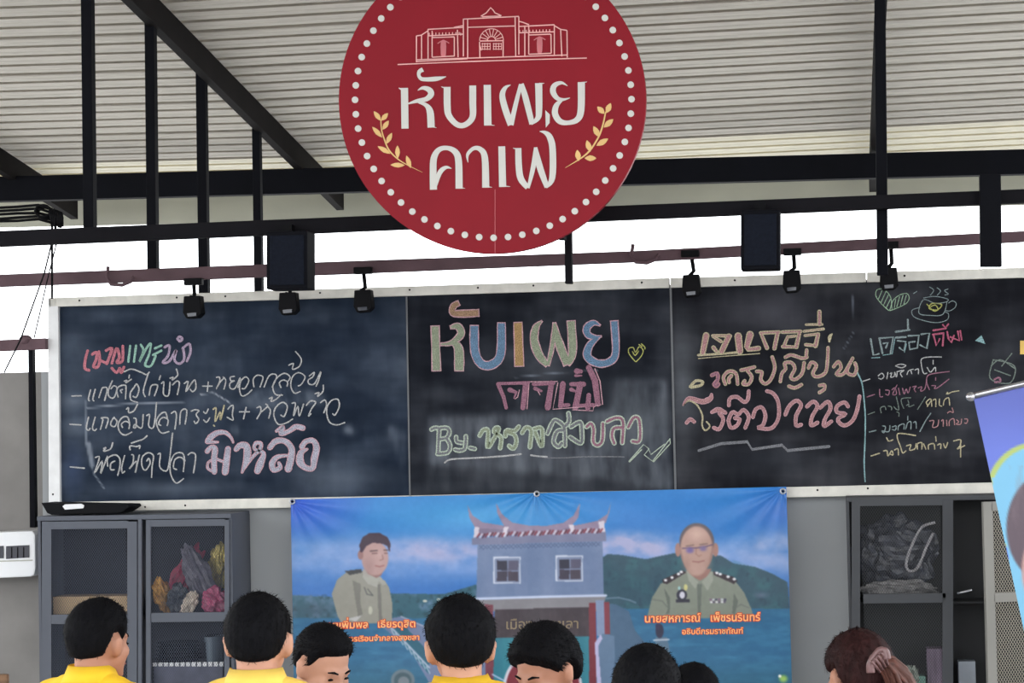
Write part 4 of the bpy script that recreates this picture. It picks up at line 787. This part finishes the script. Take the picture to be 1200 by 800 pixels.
rp = MB(); rp.tube([at(x, y, 13.08) for x, y, _ in smooth_pts([(a, b_, 1.) for a, b_ in ((1096, 612), (1080, 618), (1068, 640), (1062, 660), (1066, 669), (1076, 664), (1086, 640), (1094, 624))])], .008, 8)

tag(rp.build('plastic_strap', mat('milky_plastic', (165, 162, 165), .3, 0, .3, 20), smooth=True), 'milky looped strap hanging behind the upper mesh of the right cabinet', 'strap')
crate('striped_bag', 1086, 1108, 760, 13.1, .15, mat('lilac_striped_cloth', (126, 110, 128), .8, 0, .5, 40, stretch=(1, 1, .1)), 'lilac striped bag standing at the lower right of the right cabinet', 'bag', 845)
crate('storage_box', 1070, 1084.5, 792, 13.08, .15, mat('mint_plastic', (120, 165, 150), .4), 'mint green lidded box low in the right cabinet', 'box', 845)
crate('grey_carton', 1123, 1143, 775, 13.12, .12, mat('pale_grey_board', (140, 146, 154), .7), 'pale grey carton seen through the open gap of the right cabinet', 'box', 845)
crumple('paper_roll', 1068, 785, 9, 16, (120, 128, 116), 'small grey green bag beside the mint box in the right cabinet', 'bag', Y=13.1, seed=15, disp=.4, rest=z_lo+.12)
# white wall unit
wu = empty('wall_unit', at(10, 678, 13.25), 'white plastic wall unit with dark slots on the bare concrete wall at the far left', 'wall unit')
MB().prism([(-70, 626), (38, 622), (41, 626), (41.5, 666), (40, 673), (36, 675.5), (-70, 680)], 13.24, .2).build('housing', m_white, wu, bevel=.008)
for x0, x1 in ((-50, -26), (-22, 4), (7, 34)):
    MB().prism([(x0, 640-x0*.03), (x1, 639.5-x1*.03), (x1, 654-x1*.03), (x0, 655-x0*.03)], 13.234, .012).build('slot', mat('slot_dark', (40, 40, 52), .4), wu)
    for k in range(3): MB().rect(x0+6+k*7, 641, x0+7.2+k*7, 653.5, 13.232, .01, -.03).build('slat', m_dark, wu)
MB().prism([(-70, 659), (38, 655.5), (38, 656.8), (-70, 660.3)], 13.236, .01).build('groove', m_fascia, wu)
ch = empty('wooden_chair', (at(2, 800, 9.0).x-.3, 9.0, 0), 'brown wooden chair back just visible at the bottom left corner', 'chair')
cx_ = at(8, 790, 9.0); zc = cx_.z
MB().box((cx_.x-.42, 9.0, zc-.05), (cx_.x, 9.03, zc)).build('top_rail', mat('brown_wood', (110, 78, 50), .5, 0, .3, 8, stretch=(1, 6, 6)), ch, bevel=.006)
for dx in (-.42, -.04): MB().box((cx_.x+dx, 9.0, 0), (cx_.x+dx+.04, 9.035, zc-.05)).build('post', MATS['brown_wood'], ch)
for dx in (-.42, -.04): MB().box((cx_.x+dx, 8.6, 0), (cx_.x+dx+.04, 8.635, .44)).build('leg', MATS['brown_wood'], ch)
MB().box((cx_.x-.43, 8.58, .44), (cx_.x+.01, 9.0, .47)).build('seat', MATS['brown_wood'], ch, bevel=.006)

# ============================================================ ROLL-UP BANNER
RY = 9.2
rb = empty('roll_up_banner', at(1290, 900, RY), 'leaning blue roll-up banner with a silver top rail at the right edge', 'banner')
tl = np.array((1141., 466.)); ux = np.array((cos(R(13.5)), -sin(R(13.5)))); uy = np.array((sin(R(12.2)), cos(R(12.2))))
wid, hei = 240, 585
cs = [tuple(tl), tuple(tl+ux*wid), tuple(tl+ux*wid+uy*hei), tuple(tl+uy*hei)]
PX, PY = bil(cs, 290, 120)
c = Canvas(PX, PY, (92, 104, 205)); t = np.clip((PY-460)/70, 0, 1); c.C = (1-t)[..., None]*np.array((84, 98, 192.))+t[..., None]*np.array((104, 124, 224.))
c.ell(1210, 585, 57, 67, (186, 206, 110), 1, .03); c.ell(1212, 588, 53, 65, (128, 200, 238), 1, .03)
c.poly([(1163, 560), (1345, 515), (1425, 905), (1240, 948)], (128, 200, 238)); 
c.ell(1290, 830, 95, 95, (110, 112, 150), 1, .05); c.ell(1232, 618, 54, 68, (96, 78, 90), 1, .05); c.ell(1240, 668, 44, 62, (206, 158, 152), 1, .06); c.ell(1238, 632, 40, 22, (96, 78, 90), 1, .1); c.line([(1252, 700), (1262, 699)], 4, (150, 90, 92)); c.line([(1222, 668), (1234, 666)], 3, (80, 60, 66)); c.line([(1254, 662), (1266, 660)], 3, (80, 60, 66))
c.C *= .9
c.mixm(c.inside([(1180, 545), (1260, 545), (1260, 660), (1186, 640)])*(fbm(PX*2, PY*.3, 9, 3)-.4)*.6, (140, 118, 126))
grid_mesh('banner_cloth', PX, PY, np.full(PX.shape, RY), c.C, mat('printed_roll_vinyl', (1, 1, 1), .35, 0, .02, 4, vc=True), rb)
q0 = at(*(tl+ux*-3-uy*2), RY); q1 = at(*(tl+ux*(wid+3)-uy*2), RY)
MB().tube([q0, q1], .013, 12).build('top_rail', m_chrome, rb, True); MB().ball(q0, (.02, .018, .018)).build('end_cap', m_chrome, rb, True)
q0 = at(*(tl-ux*4+uy*(hei+6)), RY); q1 = at(*(tl+ux*(wid+4)+uy*(hei+6)), RY)
MB().tube([q0, q1], .05, 12).build('base_case', m_chrome, rb, True)
MB().tube([at(*(tl+ux*wid/2), RY+.03), at(*(tl+ux*wid/2+uy*hei), RY+.03)], .012, 8).build('pole', m_chrome, rb, True)
pz = at(*(tl+ux*wid/2+uy*hei), RY+.03); MB().tube([pz, (pz.x, pz.y+.25, 0)], .015, 8).tube([pz, (pz.x-.2, pz.y-.2, 0)], .015, 8).tube([pz, (pz.x+.2, pz.y-.2, 0)], .015, 8).build('foot', m_chrome, rb, True)

# ============================================================ PEOPLE
m_skin = mat('warm_skin', (184, 132, 108), .55, 0, .06, 12); m_skin2 = mat('tan_skin', (196, 146, 122), .55, 0, .06, 12)
m_hair = mat('black_hair', (10, 10, 14), .75, 0, .35, 90, .25, stretch=(1, 1, .15), spec=.12); m_hairb = mat('reddish_brown_hair', (44, 22, 22), .65, 0, .4, 80, .3, stretch=(1, 1, .15), spec=.15)
m_yel = mat('yellow_polo_cloth', (248, 200, 40), .8, 0, .05, 20, .15); m_yel2 = mat('pale_yellow_polo_cloth', (242, 204, 92), .8, 0, .05, 20, .15)
m_blk = mat('black_cloth', (24, 24, 28), .85, 0, .1, 20); m_navy = mat('dark_trousers_cloth', (40, 42, 54), .85, 0, .1, 20)
def ico(c, r, rot=None):
    bm = bmesh.new(); bmesh.ops.create_icosphere(bm, subdivisions=3, radius=1)
    for v in bm.verts:
        q = Vector((v.co.x*r[0], v.co.y*r[1], v.co.z*r[2])); v.co = (rot @ q if rot else q)+Vector(c)
    o = ([tuple(v.co) for v in bm.verts], [tuple(v.index for v in f.verts) for f in bm.faces]); bm.free(); return o
def cap(a, ra, b, rb_):
    bm = bmesh.new(); a = Vector(a); b = Vector(b)
    for c_, r_ in ((a, ra), (b, rb_)):
        m_ = Matrix.Translation(c_); bmesh.ops.create_icosphere(bm, subdivisions=2, radius=r_, matrix=m_)
    h = bmesh.ops.convex_hull(bm, input=bm.verts[:]); junk = [g for g in h['geom_interior'] if isinstance(g, bmesh.types.BMVert)]
    fcs = [g for g in h['geom'] if isinstance(g, bmesh.types.BMFace)]; keep = set(fcs)
    bmesh.ops.delete(bm, geom=[f for f in bm.faces if f not in keep], context='FACES_ONLY'); bmesh.ops.delete(bm, geom=[v for v in bm.verts if not v.link_faces], context='VERTS')
    bm.verts.index_update(); o = ([tuple(v.co) for v in bm.verts], [tuple(v.index for v in f.verts) for f in bm.faces]); bm.free(); return o
def fuse(name, parts, vox, material, parent, smooth_it=3):
    mb = MB()
    for v, f in parts: mb.add(v, f)
    me = mb.mesh(name); o = bpy.data.objects.new('tmp', me); COL.objects.link(o)
    r = o.modifiers.new('r', 'REMESH'); r.mode = 'VOXEL'; r.voxel_size = vox; s = o.modifiers.new('s', 'SMOOTH'); s.iterations = smooth_it; s.factor = .5
    me2 = bpy.data.meshes.new_from_object(o.evaluated_get(bpy.context.evaluated_depsgraph_get())); bpy.data.objects.remove(o); bpy.data.meshes.remove(me)
    me2.name = name; return link_mesh(name, me2, material, parent, True)
def person(px, pyt, Y, head, tilt, s, label, hair=m_hair, shirt=m_yel, skin=m_skin, fade=0, style='short', rollh=0, collar=True, female=False, hthick=.012, grp=None):
    """head: compass the face looks to (0 away from the camera, 90 picture right, 180 towards it); tilt: head bowed by so many degrees"""
    top = at(px, pyt, Y)
    Rh = Matrix.Rotation(-R(head), 3, 'Z') @ Matrix.Rotation(-R(tilt), 3, 'X') @ Matrix.Rotation(R(rollh), 3, 'Y')
    fdir = Matrix.Rotation(-R(head), 3, 'Z') @ Vector((0, 1, 0)); side = Matrix.Rotation(-R(head), 3, 'Z') @ Vector((1, 0, 0))
    # how high the bowed head's top is over its centre
    H = top-Vector((0, 0, .118*s*(1 if tilt < 40 else .98)))
    hd = lambda v: H+Rh @ (Vector(v)*s)
    parts = []; E = lambda c_, r_: parts.append(ico(hd(c_), [k*s for k in r_], Rh)); K = lambda a, ra, b, rb_: parts.append(cap(hd(a), ra*s, hd(b), rb_*s))
    E((0, -.015, .015), (.076, .094, .097)); E((0, .03, -.04), (.062, .064, .066)); E((0, .045, -.075), (.045, .045, .04)); K((-.012, .072, -.098), .018, (.012, .072, -.098), .018)
    K((0, .088, .0), .009, (0, .110, -.036), .013); E((-.011, .102, -.04), (.009, .009, .008)); E((.011, .102, -.04), (.009, .009, .008))
    K((-.035, .076, .012), .011, (-.012, .083, .010), .010); K((.035, .076, .012), .011, (.012, .083, .010), .010)
    E((-.036, .066, -.03), (.022, .02, .022)); E((.036, .066, -.03), (.022, .02, .022))
    K((-.018, .091, -.066), .006, (.018, .091, -.066), .006); K((-.015, .089, -.075), .007, (.015, .089, -.075), .007)
    for q in (-1, 1): E((q*.084, -.008, -.012), (.012, .020, .033)); E((q*.089, -.014, .002), (.010, .013, .020)); K((q*.076, .003, -.036), .009, (q*.073, .0, -.045), .007)
    nk = H+Vector((0, 0, -.112*s))-fdir*(.03+.10*sin(R(tilt))*(1))*s
    parts.append(cap(hd((0, -.02, -.045)), .052*s, nk, .056*s)); parts.append(cap(hd((0, -.035, -.03)), .054*s, nk, .056*s))
    hipz = .86*s; TL = .50*s; cz = min(1, max(.45, (nk.z-hipz)/TL)); ln = math.acos(cz); sp = (Vector((0, 0, 1))*cos(ln)+fdir*sin(ln)).normalized()
    hip = nk-sp*TL; bk_ = side.cross(sp).normalized()
    sw = (.185 if not female else .16)*s; Rt = Matrix((side, fdir*cos(ln)-Vector((0, 0, 1))*sin(ln), sp)).transposed()
    tor = lambda c_: hip+Rt @ (Vector(c_)*s)
    def torso(g):
        P = [ico(tor((0, 0, .40)), [(.155+g)*s if not female else (.135+g)*s, (.10+g)*s, .12*s], Rt), ico(tor((0, .01, .28)), [(.15+g)*s, (.115+g)*s, .17*s], Rt), ico(tor((0, .01, .12)), [(.14+g)*s, (.11+g)*s, .16*s], Rt), ico(tor((0, 0, .0)), [(.16+g)*s, (.115+g)*s, .13*s], Rt)]
        for q in (-1, 1):
            P.append(cap(nk-sp*.05*s, (.05+g)*s, tor((q*.17 if not female else q*.145, 0, .43)), (.052+g)*s)); P.append(cap(nk-sp*.015*s, (.045+g*.6)*s, tor((q*.10, 0, .455)), (.045+g)*s))
        return P
    parts += torso(0)
    for q in (-1, 1):
        sh = tor((q*(.18 if not female else .155), 0, .43)); el = sh+Vector((0, 0, -.27*s))+side*q*.05*s+fdir*.06*s*(1+2*sin(ln)); wr_ = el+Vector((0, 0, -.17*s))+fdir*.17*s
        parts += [cap(sh, .047*s, el, .037*s), cap(el, .037*s, wr_, .026*s), cap(wr_, .026*s, wr_+fdir*.07*s+Vector((0, 0, -.04*s)), .030*s)]
        pb = wr_+fdir*.08*s+Vector((0, 0, -.045*s))
        for k in range(4):
            a_ = pb+side*(k-1.5)*.021*s; b_ = a_+fdir*.04*s+Vector((0, 0, -.03*s)); c2 = b_+fdir*.012*s+Vector((0, 0, -.032*s))*(1, .95, 1.05, .8)[k]; parts += [cap(a_, .009*s, b_, .008*s), cap(b_, .008*s, c2, .007*s)]
        t0 = wr_+fdir*.03*s-side*q*.025*s; parts += [cap(t0, .012*s, t0+fdir*.05*s-side*q*.03*s+Vector((0, 0, -.04*s)), .009*s)]
        hj = tor((q*.085, 0, -.02)); kn = Vector((hip.x, hip.y, 0))+side*q*.1*s+fdir*.03*s+Vector((0, 0, .46*s)); kn = (kn+hj)/2*0+kn; an = Vector((hip.x, hip.y, 0))+side*q*.11*s+Vector((0, 0, .09*s))
        parts += [cap(hj, .088*s, kn, .058*s), cap(kn, .056*s, an, .038*s), cap(an+Vector((0, 0, -.05*s)), .038*s, an+fdir*.15*s+Vector((0, 0, -.058*s)), .03*s)]
    e = empty('person', (hip.x, hip.y, 0), label, 'person', grp)
    body = fuse('body', parts, .0095, skin, e, 2)
    # hair shell
    nu, nv = 120, 80; hv = []; r3 = (.078, .097, .1)
    for i in range(nv+1):
        for j in range(nu):
            th = pi*i/nv; ph = 2*pi*j/nu; d = Vector((sin(th)*sin(ph), sin(th)*cos(ph), cos(th))); el_ = 90-math.degrees(th); az = abs(math.degrees(atan2(d.x, d.y)))
            if style == 'short': hl = np.interp(az, [0, 35, 52, 64, 72, 78, 98, 108, 118, 140, 180], [38, 36, 28, 6, -6, 16, 14, -12, -34, -40, -42])
            else: hl = np.interp(az, [0, 30, 50, 66, 76, 96, 110, 125, 180], [34, 26, 14, -2, 6, 8, -20, -46, -50])
            m_ = 1/(1+exp(-(el_-hl)/3.0)); r_ = 1/sqrt((d.x/r3[0])**2+(d.y/r3[1])**2+(d.z/r3[2])**2)
            if el_ < 0 and az > 95: r_ *= 1+.03*min(1, -el_/50)  # nape
            th_ = hthick*(.45+.55*min(1, max(0, (el_+25)/50)) if style == 'short' else 1)
            th_ *= 1+.15*noise.noise(d*3+Vector((px, 0, 0)))+.10*noise.noise(Vector((d.x*34, d.y*34, d.z*7)))
            if az < 60 and style == 'short': th_ *= 1.15
            rr = (r_*.93*(1-m_)+(r_+th_)*m_)*s
            hv.append(tuple(H+Rh @ (Vector((0, -.015, .015))*s+d*rr)))
    hb = MB(); hb.v = hv; hb.f = [(i*nu+j, (i+1)*nu+j, (i+1)*nu+(j+1) % nu, i*nu+(j+1) % nu) for i in range(nv) for j in range(nu)]
    lr = random.Random(int(px)); cen = H+Rh @ (Vector((0, -.015, .015))*s); back = Rh @ Vector((0, -.55, -.75))
    for _ in range(3200):
        th = math.acos(lr.uniform(-.75, 1)); ph = lr.uniform(0, 2*pi); i = int(th/pi*nv); j = int(ph/(2*pi)*nu) % nu
        p = Vector(hv[i*nu+j]); n_ = (p-cen); rad = n_.length; n_.normalize(); dl = Rh.transposed() @ n_
        r_ = 1/sqrt((dl.x/r3[0])**2+(dl.y/r3[1])**2+(dl.z/r3[2])**2)*s
        if rad < r_+hthick*.35*s: continue
        t_ = (back-n_*back.dot(n_)+Vector((lr.uniform(-.5, .5), lr.uniform(-.5, .5), lr.uniform(-.3, .3)))).normalized(); w_ = t_.cross(n_)*.0011*s; L_ = lr.uniform(.010, .021)*s
        q0_ = p-n_*.002; q1_ = p+t_*L_*.5+n_*.002*s; q2_ = p+t_*L_+n_*lr.uniform(-.002, .0015)*s
        hb.add([q0_-w_, q0_+w_, q1_+w_*.8, q1_-w_*.8, q2_], [(0, 1, 2, 3), (3, 2, 4)])
    ho = hb.build('hair', hair, e, True)
    # eyes, brows, mouth
    for q in (-1, 1):
        x_ = MB(); x_.ball((0, 0, 0), (.0115*s, .004*s, .004*s), 14, 8); x_.v = [tuple(hd((q*.031, .0815, -.008))+Rh @ Vector(v)) for v in x_.v]; x_.build('eye', m_plast, body, True)
        MB().tube([hd((q*.014, .089, .014)), hd((q*.03, .0865, .020)), hd((q*.046, .075, .015))], .0038*s, 8, [.7, 1, .5]).build('eyebrow', hair, body, True)
    MB().tube([hd((-.02, .0935, -.070)), hd((0, .099, -.0705)), hd((.02, .0935, -.070))], .003*s, 6).build('mouth', mat('lip', (140, 80, 76), .5), body, True)
    # clothes
    sp_ = torso(.016)
    for q in (-1, 1):
        sh = tor((q*(.185 if not female else .16), 0, .425)); el = sh+Vector((0, 0, -.2*s))+side*q*.05*s+fdir*.05*s; sp_.append(cap(sh, .066*s, el, .062*s))
    so = fuse('shirt', sp_, .011, shirt, e, 2)
    if collar:
        cbm = MB(); n_ = 40
        for ring, (rr, hh) in enumerate(((.072, -.03), (.067, .030), (.072, .034), (.094, -.018), (.088, -.022))):
            for j in range(n_):
                a_ = 2*pi*j/n_; fr_ = -cos(a_)   # lower at the throat
                drop = .035*max(0, fr_)**1.5*0+.03*max(0, cos(a_))
                p_ = nk+sp*(hh-drop+.01)*s+side*sin(a_)*rr*s+(fdir)*cos(a_)*rr*1.02*s
                cbm.v.append(tuple(p_))
        for r_ in range(4):
            for j in range(n_): cbm.f.append((r_*n_+j, r_*n_+(j+1) % n_, (r_+1)*n_+(j+1) % n_, (r_+1)*n_+j))
        cbm.build('collar', shirt, so, True)
    lg = [ico(tor((0, 0, -.02)), [.178*s, .135*s, .11*s], Rt)]
    for q in (-1, 1):
        hj = tor((q*.085, 0, -.02)); kn = Vector((hip.x, hip.y, 0))+side*q*.1*s+fdir*.03*s+Vector((0, 0, .46*s)); an = Vector((hip.x, hip.y, 0))+side*q*.11*s+Vector((0, 0, .08*s)); lg += [cap(hj, .1*s, kn, .075*s), cap(kn, .075*s, an, .06*s)]
    fuse('trousers', lg, .014, m_navy, e, 2)
    return e, hd, Rh, s, H
person(117, 706, 6.9, 26, 4, 1.0, 'man in a yellow polo at far left, seen from behind, face turned right', hthick=.018)
person(303, 699, 6.1, 0, 2, 1.0, 'man in a pale yellow polo seen squarely from behind before the left cabinet', shirt=m_yel2, skin=m_skin2, hthick=.015)
person(379, 734, 7.3, 128, 26, 1.02, 'man with cropped hair and black shirt bending forward, face towards the camera', shirt=m_blk, skin=m_skin2, hthick=.012)
person(538, 705, 6.5, -16, 3, 1.06, 'man with thick black hair and yellow polo seen from behind before the banner', hthick=.022, skin=m_skin2)
person(636, 737, 7.0, 212, 22, 1.04, "young man with a dark fringe looking down before the banner's round emblem", shirt=m_blk, skin=m_skin, hthick=.024, style='fringe')
person(758, 762, 5.9, 8, 16, .9, 'dark-haired person with head bowed, just right of the banner emblem', shirt=m_blk, hthick=.02, style='long', female=True, collar=False)
person(812, 780, 8.4, -20, 24, 1.05, 'person of whom only a low strip of dark hair shows beside the bowed head', shirt=m_blk, hthick=.012, style='long', female=True, collar=False)
e, hd, Rh, s, H = person(1003, 742, 6.7, -34, 4, 1.0, 'woman with reddish brown hair in a clipped ponytail at bottom right', hair=m_hairb, shirt=m_blk, hthick=.018, style='long', female=True, collar=False)
pt = [at(1026, 772, 6.52), at(1040, 776, 6.54), at(1052, 790, 6.55), at(1062, 812, 6.56), at(1066, 850, 6.56), at(1066, 890, 6.56)]
b = MB()
for k in range(60):
    a = random.random()*2*pi; q = random.random()**.5*.034; off = Vector((cos(a)*q, sin(a)*q, sin(a*2)*q*.6)); b.tube([p+off*f_ for p, f_ in zip(pt, (.5, .8, 1.1, 1.2, 1, .5))], .006, 5, [1, 1, 1, 1, .8, .4])
b.build('ponytail', mat('copper_hair', (84, 46, 36), .6, 0, .4, 40, .4), e, True)
cl_ = MB(); P = at(1028, 772, 6.08)
for off, sc2 in ((0, 1), (3.5, .8)):
    cl_.tube([at(x+off, y, 6.46) for x, y, _ in smooth_pts([(a, b_, 1.) for a, b_ in ((1019, 788), (1019, 778), (1024, 769), (1031, 761), (1036, 763), (1038, 772))])], .0085*sc2, 8)
for k in range(4): cl_.tube([at(1021+k*4, 774-k*3.4, 6.45), at(1026+k*4, 780-k*3, 6.46), at(1031+k*3, 787-k*3, 6.49)], .0045, 6)
cl_.build('hair_clip', mat('rosy_clip_plastic', (112, 82, 82), .35), e, True)
